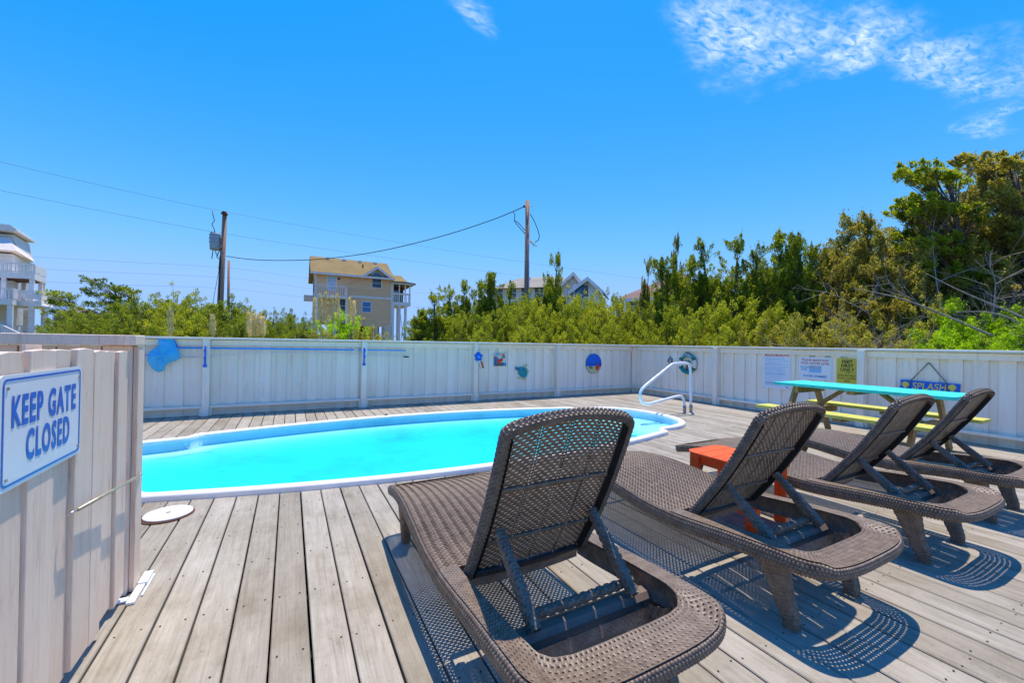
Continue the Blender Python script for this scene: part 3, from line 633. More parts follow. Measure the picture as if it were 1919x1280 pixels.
flat('fin', [(6.67, .70), (6.685, .79), (6.72, .80), (6.70, .75)], MAT['sign_black'], dc, y=YF - .018, off=.0046); flat('fin', [(6.765, .69), (6.80, .745), (6.825, .75), (6.81, .69)], MAT['sign_black'], dc, y=YF - .018, off=.0046)
MB().tube([(6.41 + .0065 * k, YF - .0205, .742 + .020 * math.sin(k * .79) * (1 - .015 * k)) for k in range(38)], .0035, 5).obj('script_flourish', MAT['sign_black'], dc)
text('lettering', 'life', .11, (6.51, YF - .0205, .655), (1, 0, 0), (0, 0, 1), MAT['sign_black'], dc, bold=.02, xs=.9)
for k in range(6): MB().disc((6.48 + .048 * k, YF - .0205, .585 - .012 * math.sin(k)), .007, 0, .0015, 6, ax=(0, -1, 0)).obj('pebble', MAT['sign_black'], dc)

XF = XR - .001
def wallX(y, z, off=0.0): return (XF - .006 - off, y, z)
RT, UP = (0, -1, 0), (0, 0, 1)                            # reading direction along the right-hand fence
def panelX(name, y0, y1, z0, z1, mat, parent, x=None, th=.004):
    x = XF - .003 if x is None else x
    return MB().box((x - th, min(y0, y1), z0), (x, max(y0, y1), z1)).obj(name, mat, parent)
# wall lamp
wl = empty('fence_light', (7.93, 6.80, .8), 'small oval grey light fixture screwed to the fence near the corner', 'light')
bevel(MB().disc((XF - .002, 6.81, .865), .072, 0, .02, 24, ax=(-1, 0, 0), sy=1.25).obj('base', MAT['steel_worn'], wl), .005)
bevel(MB().disc((XF - .022, 6.81, .865), .052, 0, .04, 24, ax=(-1, 0, 0), sy=1.3).obj('lens', MAT['transformer_grey'], wl), .015)
MB().box((XF - .068, 6.795, .84), (XF - .062, 6.815, .93)).obj('guard', MAT['porch_dark'], wl)
# decorative life ring
lr_ = empty('life_ring', (7.93, 6.31, .6), 'teal and white decorative life ring hanging from a rope loop', 'life ring')
LC = Vector((XF - .038, 6.31, .825))
def ring_arc(t0, t1, n, nm, mat, r=.195, tr=.042):
    MB().tube([LC + Vector((0, -r * math.cos(t), r * math.sin(t))) for t in np.linspace(t0, t1, n)], tr, 12).obj(nm, mat, lr_, True)
ring_arc(R(28), R(152), 22, 'ring_band', MAT['teal_paint']); ring_arc(R(-28), R(28), 12, 'ring_band', MAT['cream_plastic']); ring_arc(R(152), R(208), 12, 'ring_band', MAT['cream_plastic']); ring_arc(R(208), R(332), 22, 'ring_band', MAT['teal_paint'])
for d in (28, 152, 208, 332):
    t = R(d); MB().tube([LC + Vector((0, -.195 * math.cos(q), .195 * math.sin(q))) for q in (t - .05, t, t + .05)], .046, 12).obj('strap', MAT['sign_black'], lr_, True)
for k, ch in enumerate('WELCOME'):
    t = R(128 - k * 12.7); text('lettering', ch, .062, LC + Vector((-.046, -.197 * math.cos(t), .197 * math.sin(t))), (0, -math.sin(t), -math.cos(t)), (0, -math.cos(t), math.sin(t)), MAT['sign_white'], lr_, bold=.02)
palm = MB()
for a in (20, 60, 95, 130, 165): palm.tube([LC + Vector((.004, 0, .02)), LC + Vector((.0, -.06 * math.cos(R(a)), .02 + .05 * math.sin(R(a)))), LC + Vector((-.002, -.13 * math.cos(R(a)), .02 + .06 * math.sin(R(a)) - .02))], [.010, .012, .003], 6)
palm.obj('palm_fronds', MAT['teal_paint'], lr_); MB().tube([LC + Vector((.004, .02, -.15)), LC + Vector((.004, .01, -.05)), LC + Vector((.004, 0, .02))], [.02, .013, .010], 8).obj('palm_trunk', MAT['porch_dark'], lr_)
MB().tube([LC + Vector((0, -.02, .235)), LC + Vector((.02, -.012, .285)), LC + Vector((.025, 0, .30)), LC + Vector((.02, .012, .285)), LC + Vector((0, .02, .235))], .006, 6).obj('hanging_rope', MAT['rope_grey'], lr_, True)
# POOL RULES
pr = empty('pool_rules_sign', (7.95, 4.39, .45), 'tall white POOL RULES sign with red heading and blue lines of print', 'sign')
panelX('panel', 4.63, 4.145, .455, 1.15, MAT['sign_white'], pr); panelX('heading_band', 4.605, 4.165, 1.06, 1.132, MAT['sign_red'], pr, XF - .0085, .0012)
text('lettering', 'POOL RULES', .082, (XF - .0100, 4.385, 1.095), RT, UP, MAT['sign_white'], pr, bold=.02, xs=.96)
rr_ = random.Random(3); zz = 1.035; ln_ = MB(); l2 = MB()
while zz > .50:
    yy = 4.60; bold_ = rr_.random() < .22
    end = 4.18 + rr_.random() * .13
    while yy > end:
        w_ = rr_.uniform(.015, .05); (l2 if bold_ else ln_).box((XF - .0088, max(yy - w_, end), zz - (.0048 if bold_ else .0034)), (XF - .0078, yy, zz + (.0048 if bold_ else .0034))); yy -= w_ + .008
    zz -= .0185 if rr_.random() < .8 else .03
tag(ln_.obj('small_print', MAT['sign_text_lightblue'], pr), kind='stuff'); tag(l2.obj('bold_print', MAT['sign_text_blue'], pr), kind='stuff')
for a in (4.62, 4.155):
    for b in (.465, 1.14): MB().disc((XF - .008, a, b), .006, 0, .003, 8, ax=(-1, 0, 0)).obj('screw', MAT['sign_black'], pr)
panelX('logo', 4.21, 4.185, .485, .51, MAT['blue_plastic'], pr, XF - .0085, .0012)
# PLEASE MAINTAIN POOL WATER LEVEL
pm = empty('water_level_sign', (7.95, 3.75, .66), 'white sign asking to maintain pool water level, red and blue lettering', 'sign')
panelX('panel', 4.005, 3.505, .675, 1.065, MAT['sign_white'], pm)
text('lettering', '"PLEASE MAINTAIN"', .056, (XF - .0072, 3.755, 1.010), RT, UP, MAT['sign_red'], pm, bold=.014, xs=.86)
text('lettering', 'POOL WATER LEVEL', .056, (XF - .0072, 3.755, .955), RT, UP, MAT['sign_red'], pm, bold=.014, xs=.86)
text('lettering', 'WATER', .042, (XF - .0072, 3.915, .885), RT, UP, MAT['sign_text_blue'], pm, bold=.016); text('lettering', 'LEVEL', .042, (XF - .0072, 3.92, .845), RT, UP, MAT['sign_text_blue'], pm, bold=.016)
panelX('skimmer_picture', 3.845, 3.655, .865, .915, MAT['glass_bright'], pm, XF - .0085, .0012); panelX('water_picture', 3.845, 3.655, .80, .863, MAT['sign_text_lightblue'], pm, XF - .0085, .0012)
text('lettering', 'WATER SKIMMER', .052, (XF - .0072, 3.755, .735), RT, UP, MAT['sign_text_blue'], pm, bold=.022, xs=.92)
# FEET FIRST ONLY
fs = empty('feet_first_sign', (7.95, 3.29, .63), 'yellow FEET FIRST ONLY sign with black lettering', 'sign')
panelX('panel', 3.435, 3.140, .62, 1.058, MAT['sign_yellow'], fs)
for w_, z_ in (('FEET', 1.002), ('FIRST', .938), ('ONLY', .874)): text('lettering', w_, .072, (XF - .0072, 3.288, z_), RT, UP, MAT['sign_black'], fs, bold=.03)
MB().box((XF - .0085, 3.30, .828), (XF - .0075, 3.40, .831)).obj('rule_line', MAT['sign_black'], fs); MB().box((XF - .0085, 3.17, .828), (XF - .0075, 3.265, .831)).obj('rule_line', MAT['sign_black'], fs)
MB().tube([(XF - .0085, 3.30, .815), (XF - .0085, 3.295, .838), (XF - .0085, 3.28, .842)], .004, 5).obj('diver_mark', MAT['sign_black'], fs); MB().tube([(XF - .0085, 3.272, .812), (XF - .0085, 3.262, .832), (XF - .0085, 3.272, .842)], .004, 5).obj('diver_mark', MAT['sign_black'], fs)
for w_, z_ in (('DIVING MAY RESULT', .782), ('IN NECK OR SPINAL', .737), ('INJURY', .692)): text('lettering', w_, .042, (XF - .0072, 3.288, z_), RT, UP, MAT['sign_black'], fs, bold=.01, xs=.66)
MB().disc((XF - .007, 3.288, 1.045), .005, 0, .003, 8, ax=(-1, 0, 0)).obj('screw', MAT['sign_black'], fs)
# SPLASH board hung on a cord
sb_ = empty('splash_board', (7.95, 2.32, .58), 'blue wooden board lettered SPLASH with yellow shells, hung by a cord', 'sign')
MB().prism([(XF - .004, 2.625, .63), (XF - .004, 2.012, .618), (XF - .004, 2.005, .765), (XF - .004, 2.30, .768), (XF - .004, 2.618, .778)], (-.018, 0, 0)).obj('board', MAT['splash_blue'], sb_)
text('lettering', 'SPLASH', .135, (XF - .0222, 2.315, .697), RT, UP, MAT['splash_yellow'], sb_, bold=.012, xs=.80, shear=.12)
for yy in (2.565, 2.08):
    P = [(XF - .0235, yy + .042 * math.cos(t) * (1 if math.sin(t) > -.3 else .6), .705 + .05 * math.sin(t)) for t in np.linspace(0, 2 * math.pi, 16, endpoint=False)]
    MB().prism(P, (-.003, 0, 0)).obj('shell', MAT['splash_yellow'], sb_)
MB().tube([(XF - .028, 2.515, .66), (XF - .026, 2.51, .765), (XF - .012, 2.49, .795), (XF - .010, 2.33, 1.03), (XF - .010, 2.315, 1.035), (XF - .012, 2.15, .79), (XF - .026, 2.135, .76), (XF - .028, 2.13, .655)], .006, 6).obj('cord', MAT['rope_grey'], sb_)
MB().disc((XF - .002, 2.322, 1.035), .008, 0, .018, 8, ax=(-1, 0, 0)).obj('nail', MAT['rope_grey'], sb_)

# ================================================================== handrail
hr = empty('pool_handrail', (6.4, 5.1, 0), 'white tubular pool handrail looping over the rounded pool end', 'handrail')
def smooth_path(P, k=8):
    P = [Vector(p) for p in P]; o = []
    for i in range(len(P) - 1):
        a, b, c, d = P[max(i - 1, 0)], P[i], P[i + 1], P[min(i + 2, len(P) - 1)]
        for t in np.linspace(0, 1, k, endpoint=False):
            o.append(.5 * ((2 * b) + (c - a) * t + (2 * a - 5 * b + 4 * c - d) * t * t + (3 * b - a - 3 * c + d) * t ** 3))
    return o + [P[-1]]
HP = [(6.515, 0.13), (6.50, .5), (6.49, .78), (6.455, .875), (6.37, .905), (6.18, .905), (6.03, .895), (5.95, .86), (5.66, .70), (5.36, .53), (5.265, .455), (5.235, .36), (5.28, .255), (5.40, .215), (5.60, .235), (5.95, .285), (6.17, .312), (6.27, .295), (6.33, .22), (6.345, .12)]
MB().tube(smooth_path([(x_, 5.1, z_) for x_, z_ in HP]), .024, 14).obj('tube', MAT['white_gloss'], hr, True)
for x_ in (6.52, 6.348):
    MB().tube([(x_, 5.1, .004), (x_, 5.1, .135)], .030, 14).obj('sleeve', MAT['steel_worn'], hr, True)
    MB().disc((x_, 5.1, 0), .052, .003, .012, 20).obj('flange', MAT['cream_plastic'], hr)

# ================================================================== picnic table
pt = empty('picnic_table', (6.42, 2.46, 0), 'wooden picnic table with turquoise top and yellow benches by the fence', 'picnic table')
T0, T1 = 1.56, 3.37
for k in range(5):
    xa = 6.045 + k * .152; bevel(MB().box((xa, T0, .695), (xa + .146, T1, .733)).obj('top_plank', MAT['turquoise_paint'], pt), .004)
for xs_ in ((5.66, 5.80), (5.806, 5.946)): bevel(MB().box((xs_[0], T0, .392), (xs_[1], T1 + .02, .43)).obj('bench_plank', MAT['yellow_paint'], pt), .004)
for xs_ in ((6.90, 7.04), (7.046, 7.186)): bevel(MB().box((xs_[0], T0, .392), (xs_[1], T1, .43)).obj('bench_plank', MAT['yellow_paint'], pt), .004)
for yy, s_ in ((3.13, -1), (1.86, 1)):
    for sx in (-1, 1):
        MB().beam((6.42 + sx * .25, yy, .69), (6.42 + sx * .62, yy, .01), .09, .038, (0, 1, 0)).obj('leg', MAT['table_timber'], pt)
    MB().box((5.70, yy + s_ * .042 - .019, .300), (7.15, yy + s_ * .042 + .019, .390)).obj('bench_support', MAT['table_timber'], pt)
    MB().box((6.08, yy + s_ * .042 - .019, .606), (6.77, yy + s_ * .042 + .019, .694)).obj('top_cleat', MAT['table_timber'], pt)
    MB().beam((6.42, yy + s_ * .062, .37), (6.42, 2.49 - s_ * .18, .69), .038, .085, (1, 0, 0)).obj('brace', MAT['table_timber'], pt)
MB().box((6.08, 2.44, .65), (6.77, 2.52, .694)).obj('top_cleat', MAT['table_timber'], pt)
for x0 in (5.67, 6.91): MB().box((x0, 2.40, .355), (x0 + .27, 2.49, .391)).obj('bench_cleat', MAT['table_timber'], pt)

# ================================================================== orange side table
st = empty('side_table', (2.86, 1.83, 0), 'bright orange painted wooden side table between two loungers', 'side table')
SX0, SX1, SY0, SY1, SZT = 2.655, 3.055, 1.56, 2.13, .425
nb = 5; wY = (SY1 - SY0) / nb
for k in range(nb):
    a, b = SY0 + k * wY + .002, SY0 + (k + 1) * wY - .002; c = .05
    if k == 0: P = [(SX0 + c, a), (SX1 - c, a), (SX1, a + c), (SX1, b), (SX0, b), (SX0, a + c)]
    elif k == nb - 1: P = [(SX0, a), (SX1, a), (SX1, b - c), (SX1 - c, b), (SX0 + c, b), (SX0, b - c)]
    else: P = [(SX0, a), (SX1, a), (SX1, b), (SX0, b)]
    bevel(MB().prism([(x_, y_, SZT - .022) for x_, y_ in P], (0, 0, .022)).obj('slat', MAT['orange_paint'], st), .003)
for x_ in (SX0 + .025, SX1 - .025 - .022):
    for y_ in (SY0 + .03, SY1 - .03 - .075): bevel(MB().box((x_, y_, .002), (x_ + .022, y_ + .075, SZT - .023)).obj('leg', MAT['orange_paint'], st), .002)
    MB().box((x_ + (-.0 if x_ < 2.8 else .0) + .0225 if x_ < 2.8 else x_ - .0205, SY0 + .03, .335), (x_ + .0425 if x_ < 2.8 else x_ - .0005, SY1 - .03, .402)).obj('apron', MAT['orange_paint'], st)
    MB().box((x_ + .0225 if x_ < 2.8 else x_ - .0205, SY0 + .03, .085), (x_ + .0425 if x_ < 2.8 else x_ - .0005, SY1 - .03, .150)).obj('stretcher', MAT['orange_paint'], st)
MB().box((SX0 + .069, 1.81, .095), (SX1 - .069, 1.875, .140)).obj('stretcher', MAT['orange_paint'], st)
for y_ in (SY0 + .03, SY1 - .05): MB().box((SX0 + .069, y_, .335), (SX1 - .069, y_ + .02, .402)).obj('apron', MAT['orange_paint'], st)

# ================================================================== woven sun loungers
def weave(S, nu, nv, hole=None, hu=.55, hv=.40, dep=.004, th=.006, brick=True, u0=0., u1=1., v0=0., v1=1., keep=None, flip=False, bulge=.0):
    """woven sheet over surface S(u,v)->(x,y,z): every cell is a frame of strands round a slot, open (hole) or dimpled"""
    us = (u1 - u0) / nu; vs_ = (v1 - v0) / nv; A = []; 
    jj, ii = np.meshgrid(np.arange(nv), np.arange(-1, nu + 1), indexing='ij')
    cu = u0 + (ii + .5 + (.5 * (jj % 2) if brick else 0)) * us; cv = v0 + (jj + .5) * vs_
    cu, cv = cu.ravel(), cv.ravel(); par = (ii.ravel() + jj.ravel()) % 2
    lo_, hi_ = np.clip(cu - us / 2, u0, u1), np.clip(cu + us / 2, u0, u1); ok = hi_ - lo_ > us * .12
    if keep is not None: ok &= keep(cu, cv)
    cu, cv, lo_, hi_, par = cu[ok], cv[ok], lo_[ok], hi_[ok], par[ok]
    n = len(cu); m = (lo_ + hi_) / 2; w = (hi_ - lo_) / 2
    ou = np.stack([lo_, hi_, hi_, lo_], 1); ov = np.stack([cv - vs_ / 2, cv - vs_ / 2, cv + vs_ / 2, cv + vs_ / 2], 1)
    iu = np.stack([m - w * hu, m + w * hu, m + w * hu, m - w * hu], 1); iv = np.stack([cv - vs_ / 2 * hv, cv - vs_ / 2 * hv, cv + vs_ / 2 * hv, cv + vs_ / 2 * hv], 1)
    def P(u, v, off):
        e = 1e-3; p = S(u, v); du = S(np.minimum(u + e, 1.02), v) - S(u - e, v); dv = S(u, v + e) - S(u, v - e)
        nrm = np.cross(du, dv); L = np.linalg.norm(nrm, axis=-1, keepdims=True); nrm = nrm / np.maximum(L, 1e-12)
        if flip: nrm = -nrm
        return p + nrm * off
    o = P(ou, ov, np.zeros((n, 4, 1))); 
    if bulge: o = o + (P(ou, ov, np.ones((n, 4, 1))) - o) * bulge * np.where(np.arange(4) % 2, 1, -1)[None, :, None] * np.where(par, 1, -1)[:, None, None]
    i1 = P(iu, iv, np.full((n, 4, 1), -dep)); b = np.arange(n)[:, None]
    if hole:
        o2 = P(ou, ov, np.full((n, 4, 1), -th)); i2 = P(iu, iv, np.full((n, 4, 1), -th)); V = np.concatenate([o, i1, o2, i2], 1).reshape(-1, 3); k = 16
        q = [(a, (a + 1) % 4, 4 + (a + 1) % 4, 4 + a) for a in range(4)] + [(4 + a, 4 + (a + 1) % 4, 12 + (a + 1) % 4, 12 + a) for a in range(4)] + [(8 + (a + 1) % 4, 8 + a, 12 + a, 12 + (a + 1) % 4) for a in range(4)]
    else:
        V = np.concatenate([o, i1], 1).reshape(-1, 3); k = 8; q = [(a, (a + 1) % 4, 4 + (a + 1) % 4, 4 + a) for a in range(4)] + [(4, 5, 6, 7)]
    Q = (b[:, :, None] * k + np.array(q)[None]).reshape(-1, 4)
    if flip: Q = Q[:, ::-1]
    return V, Q
def merge(parts):
    vs_, qs, k = [], [], 0
    for V, Q in parts: vs_.append(V); qs.append(Q + k); k += len(V)
    return np.concatenate(vs_), np.concatenate(qs)
def curve_fn(P):
    P = np.array(P, float); d = np.r_[0, np.cumsum(np.linalg.norm(np.diff(P, axis=0), axis=1))]; L = d[-1]; d /= L
    return (lambda t: np.stack([np.interp(t, d, P[:, k]) for k in range(P.shape[1])], -1)), L

Z_Y = [-.05, 0, .2, .45, .70, .95, 1.2, 1.4, 1.6, 1.78, 1.95]; Z_V = [.364, .363, .357, .341, .316, .318, .350, .366, .358, .325, .272]
yy_ = np.linspace(-.05, 1.95, 81); zz_ = np.interp(yy_, Z_Y, Z_V)
for _ in range(12): zz_[1:-1] = .25 * zz_[:-2] + .5 * zz_[1:-1] + .25 * zz_[2:]
def ztop(y): return np.interp(y, yy_, zz_)
def sstep(t): t = np.clip(t, 0, 1); return t * t * (3 - 2 * t)
def band_drop(x, y): return .020 * sstep((.345 - np.abs(x)) / .06) * sstep((.24 - y) / .12)     # the rear band sits below the side rails
LEN = 1.88
def outer_half():
    P = []
    for t in np.linspace(0, 1, 22): a = t * math.pi / 2; P.append((.370 * math.sin(a) ** (2 / 3.2), .17 - .17 * math.cos(a) ** (2 / 3.2)))
    P += [(.372, .55), (.373, .75), (.371, .95), (.364, 1.15), (.355, 1.35), (.346, 1.55), (.338, 1.72)]
    for t in np.linspace(0, 1, 8): a = t * math.pi / 2; P.append((.336 - .05 + .05 * math.cos(a), 1.82 + .05 * math.sin(a)))
    P += [(.2, LEN), (.1, LEN + .005), (0, LEN + .007)]
    return P
OH = outer_half(); OUTL = [(-x, y) for x, y in OH[::-1]] + OH[1:]       # foot centre -> left side -> rear -> right side -> foot centre
out_fn, out_len = curve_fn(OUTL)
IH = [(0, .138), (.10, .138), (.19, .141), (.25, .154), (.284, .185), (.298, .25), (.301, .5), (.298, .76)]
INL = [(-x, y) for x, y in IH[::-1]] + IH[1:]
in_fn, in_len = curve_fn(INL)
k_ = [i for i, p in enumerate(OUTL) if p[1] <= .76]; RIML = OUTL[k_[0]:k_[-1] + 1]; RIML = [(RIML[0][0], .76)] + RIML + [(RIML[-1][0], .76)]
rim_fn, rim_len = curve_fn(RIML)
HW = np.array([[p[1], p[0]] for p in OH if p[1] >= .36]); 
def half_w(y): return np.interp(y, HW[:, 0], HW[:, 1])
def seat_S(u, v):
    y = .765 + v * (LEN - .765); x = (2 * u - 1) * (np.interp(y, [.7, .95, 1.15, 1.35, 1.55, 1.72, 1.82, 1.88], [.372, .371, .364, .355, .346, .338, .334, .318])); return np.stack([x, y, ztop(y) - .010 * (1 - (2 * u - 1) ** 4)], -1)
def rail_S(u, v):
    a, b = rim_fn(u), in_fn(u); p = a * (1 - v)[..., None] + b * v[..., None]; lip = -.006 * np.sin(v * math.pi) * np.clip((.3 - p[..., 1]) / .2, 0, 1)
    return np.stack([p[..., 0], p[..., 1], ztop(p[..., 1]) + lip - band_drop(p[..., 0], p[..., 1])], -1)
SK_V = [0, .12, .35, .7, .9, 1.0]; SK_O = [0, .006, .009, .007, .000, -.014]; SK_D = [0, -.006, -.026, -.058, -.072, -.079]
def skirt_S(u, v):
    p = out_fn(u); e = .003; t = out_fn(np.minimum(u + e, 1)) - out_fn(np.maximum(u - e, 0)); t /= np.maximum(np.linalg.norm(t, axis=-1, keepdims=True), 1e-9)
    nx, ny = -t[..., 1], t[..., 0]; s_ = np.sign(nx * p[..., 0] + ny * (p[..., 1] - .9)); nx, ny = nx * s_, ny * s_
    o = np.interp(v, SK_V, SK_O); d = np.interp(v, SK_V, SK_D) * np.interp(p[..., 1], [0, .5, 1.2, 1.9], [.78, .92, 1.0, .70])
    return np.stack([p[..., 0] + nx * o, p[..., 1] + ny * o, ztop(p[..., 1]) + d - band_drop(p[..., 0], p[..., 1]) * (1 - v)], -1)
def inner_S(u, v):
    p = in_fn(u); dr = band_drop(p[..., 0], p[..., 1]); return np.stack([p[..., 0], p[..., 1], ztop(p[..., 1]) - dr - v * (.082 - dr * .8)], -1)
def loft(pts, hx, hy, ax, nu, nv, **k):
    """rounded rectangular bar along pts; ax = the sideways axis"""
    P = np.array(pts, float); fn, L = curve_fn(np.concatenate([P, np.array(hx)[:, None], np.array(hy)[:, None]], 1)); A = np.array(ax, float)
    def S(u, v):
        q = fn(v); e = .01; t = fn(np.minimum(v + e, 1))[..., :3] - fn(np.maximum(v - e, 0))[..., :3]; t /= np.maximum(np.linalg.norm(t, axis=-1, keepdims=True), 1e-9)
        a = A - t * (t @ A)[..., None]; a /= np.linalg.norm(a, axis=-1, keepdims=True); b = np.cross(t, a); th_ = u * 2 * math.pi
        c, s = np.cos(th_), np.sin(th_); m_ = (np.abs(c) ** 5 + np.abs(s) ** 5) ** .2
        return q[..., :3] + a * (q[..., 3] * c / m_)[..., None] + b * (q[..., 4] * s / m_)[..., None]
    return weave(S, nu, nv, **k)
def back_parts(ang):
    """backrest meshes in lounger space, hinged at the seat"""
    hy_, hz = .728, .288; d = np.array([0, -math.cos(ang), math.sin(ang)]); nrm = np.array([0, math.sin(ang), math.cos(ang)])      # nrm: front (sat on) side
    B0 = np.array([0, hy_, hz]); hwid = .272
    def top(a): return .697 + .042 * (1 - (a / hwid) ** 2)
    def W_(a, s, n): return B0 + np.stack([a, np.zeros_like(a), np.zeros_like(a)], -1) + d * s[..., None] + nrm * (n + .020 * np.sin(np.clip(s / .72, 0, 1) * math.pi) * -1)[..., None]
    bands = []
    for k in range(4):
        a0, a1 = -.251 + k * .1265, -.251 + k * .1265 + .1205
        def S(u, v, a0=a0, a1=a1):
            a = a0 + (a1 - a0) * u; return W_(a, .030 + v * (top(a) - .026), np.zeros_like(a) + .002)
        bands.append(weave(S, 4, 52, hole=True, hu=.50, hv=.38, dep=.003, th=.007, flip=True, bulge=.0018))
    for s0 in (.20, .46):                                                 # back stiffening ribs
        def Sr(u, v, s0=s0):
            a = -.24 + .48 * v; th_ = u * 2 * math.pi; return W_(a, s0 + .010 * np.cos(th_), -.010 + .006 * np.sin(th_))
        bands.append(weave(Sr, 6, 30, hu=.5, hv=.4, dep=.001))
    panel = merge(bands)
    P = [(-hwid, .0)] + [(-hwid, s) for s in np.linspace(.08, .67, 10)]
    for t in np.linspace(0, 1, 6)[1:]: P.append((-hwid + .014 * (1 - math.cos(t * 1.4)), .688 + .024 * math.sin(t * 1.3)))
    L_ = P[-1][0]; P += [(a, top(a) + .018) for a in np.linspace(L_ + .02, -L_ - .02, 17)]; P += [(-a, s) for a, s in P[:16][::-1]]
    fn, L = curve_fn(P)
    def Sb(u, v):
        q = fn(v); e = .006; t = fn(np.minimum(v + e, 1)) - fn(np.maximum(v - e, 0)); t /= np.maximum(np.linalg.norm(t, axis=-1, keepdims=True), 1e-9)
        th_ = u * 2 * math.pi; c, s = np.cos(th_), np.sin(th_); m_ = (np.abs(c) ** 4 + np.abs(s) ** 4) ** .25
        return W_(q[..., 0] - t[..., 1] * .0185 * c / m_, q[..., 1] + t[..., 0] * .0185 * c / m_, -.010 + .021 * s / m_)
    border = weave(Sb, 10, int(L / .0105), hu=.60, hv=.52, dep=.005, flip=True, bulge=.0006)
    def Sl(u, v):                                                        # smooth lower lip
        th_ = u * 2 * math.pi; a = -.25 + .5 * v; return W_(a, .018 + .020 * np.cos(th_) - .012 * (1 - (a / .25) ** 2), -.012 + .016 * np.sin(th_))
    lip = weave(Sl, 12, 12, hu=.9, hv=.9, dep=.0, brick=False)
    # shade inside the side channels, painted as near-black strips on their inner faces
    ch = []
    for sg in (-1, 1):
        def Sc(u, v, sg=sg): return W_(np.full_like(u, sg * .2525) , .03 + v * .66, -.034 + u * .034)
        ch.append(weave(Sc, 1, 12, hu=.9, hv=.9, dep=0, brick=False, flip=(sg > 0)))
    piv = [B0 + np.array([sg * .215, 0, 0]) + d * .285 + nrm * (-.045) for sg in (-1, 1)]
    return panel, border, lip, ch, piv
def lounger_meshes(ang):
    out_ = {}
    nseat = int((LEN - .765) / .0118)
    out_['seat'] = (weave(seat_S, 30, nseat, hole=True, hu=.52, hv=.42, dep=.004, th=.008, bulge=.0016), 'wicker')
    ring_keep = None
    r1 = weave(rail_S, int(rim_len / .020), 7, hole=True, hu=.40, hv=.30, dep=.004, th=.007, bulge=.0012, flip=True)
    r2 = weave(skirt_S, int(out_len / .0145), 5, hu=.42, hv=.62, dep=.006, bulge=.0008)
    out_['frame'] = (merge([r1, r2]), 'wicker')
    out_['inner_wall'] = (weave(inner_S, int(in_len / .0105), 1, hu=.45, hv=.96, dep=.0035, brick=False), 'wicker')
    panel, border, lip, ch, piv = back_parts(ang)
    out_['backrest'] = (border, 'wicker'); out_['back_panel'] = (panel, 'wicker'); out_['lower_lip'] = (lip, 'dark_plastic_and_shade'); out_['channel_shade0'] = (ch[0], 'dark_plastic_and_shade'); out_['channel_shade1'] = (ch[1], 'dark_plastic_and_shade')  # channel strips are near-black for painted shade, the lip is dark itself
    for k, sg in enumerate((-1, 1)):
        foot = np.array([sg * .208, .310, .308]); P = [piv[k] + t * (foot - piv[k]) for t in np.linspace(0, 1, 7)]
        out_['strut' + str(k)] = (loft(P, [.020] * 7, [.016, .018, .021, .024, .025, .025, .024], (1, 0, 0), 8, 24, hu=.6, hv=.45, dep=.003), 'wicker')
    P = [np.array([x, .365 + .012 * abs(x), .320]) for x in np.linspace(-.20, .20, 7)]
    out_['crossbar'] = (loft(P, [.016] * 7, [.015] * 7, (0, 1, 0), 8, 22, hu=.55, hv=.5, dep=.003), 'wicker')
    def beam_S(u, v):                                                    # ribbed cross beam that carries the strut bar
        x = -.299 + .598 * u; pr = [0, .18, .36, .5, 1.0]; y = np.interp(v, pr, [.38, .355, .325, .308, .298]); z = np.interp(v, pr, [.285, .298, .294, .272, .195]); return np.stack([x, y, z], -1)
    out_['cross_beam'] = (merge([weave(beam_S, 1, 8, hu=.98, hv=.9, dep=0, brick=False, v0=0, v1=.48, flip=True), weave(beam_S, 60, 1, hu=.5, hv=.97, dep=.0016, brick=False, v0=.48, v1=1., flip=True)]), 'wicker_smooth')
    def hinge_S(u, v): x = -.298 + .596 * u; return np.stack([x, .775 + 0 * u, ztop(.775) - .012 - v * (.085 + .015 * np.cos((2 * u - 1) * 1.5))], -1)
    out_['hinge_panel'] = (weave(hinge_S, 6, 3, hole=True, hu=.02, hv=.02, dep=0, th=.012, brick=False), 'wicker_smooth')
    for k, (sg, yb, fr) in enumerate(((-1, .20, 0), (1, .20, 0), (-1, 1.70, 1), (1, 1.70, 1))):
        yt = .27 if not fr else 1.65; zt_ = .285 if not fr else .285
        P = [(sg * .285, yt, zt_), (sg * .280, yt * .7 + yb * .3, zt_ * .72), (sg * .272, yt * .4 + yb * .6, zt_ * .42), (sg * .266, yb, .14 * zt_ + .002), (sg * .264, yb, .002)]
        out_['leg' + str(k)] = (loft(P, [.040, .034, .029, .026, .025], [.062, .048, .038, .032, .030], (1, 0, 0), 16, 18, hu=.6, hv=.42, dep=.0035), 'wicker')
    def apron_S(u, v):
        x = -.27 + .54 * u; drop = .030 + .10 * np.abs(2 * u - 1) ** 3; return np.stack([x, .262 + .015 * (1 - v), .275 - v * drop], -1)
    out_['apron'] = (weave(apron_S, 24, 4, hole=True, hu=.05, hv=.05, dep=0, th=.012, flip=True), 'wicker')
    out_['foot_apron'] = (weave(lambda u, v: np.stack([-.27 + .54 * u, 1.70 + 0 * u, .30 - v * (.03 + .09 * np.abs(2 * u - 1) ** 3)], -1), 24, 4, hole=True, hu=.05, hv=.05, dep=0, th=.012), 'wicker')
    return {k: (mesh_np(''.join(c for c in k if not c.isdigit()), v[0][0], v[0][1]), v[1]) for k, v in out_.items()}
SUBP = {'back_panel': 'backrest', 'lower_lip': 'backrest', 'channel_shade0': 'backrest', 'channel_shade1': 'backrest', 'inner_wall': 'frame', 'apron': 'frame', 'foot_apron': 'frame'}
LM = {}
BACK = ('backrest', 'back_panel', 'lower_lip', 'channel_shade0', 'channel_shade1', 'strut0', 'strut1')
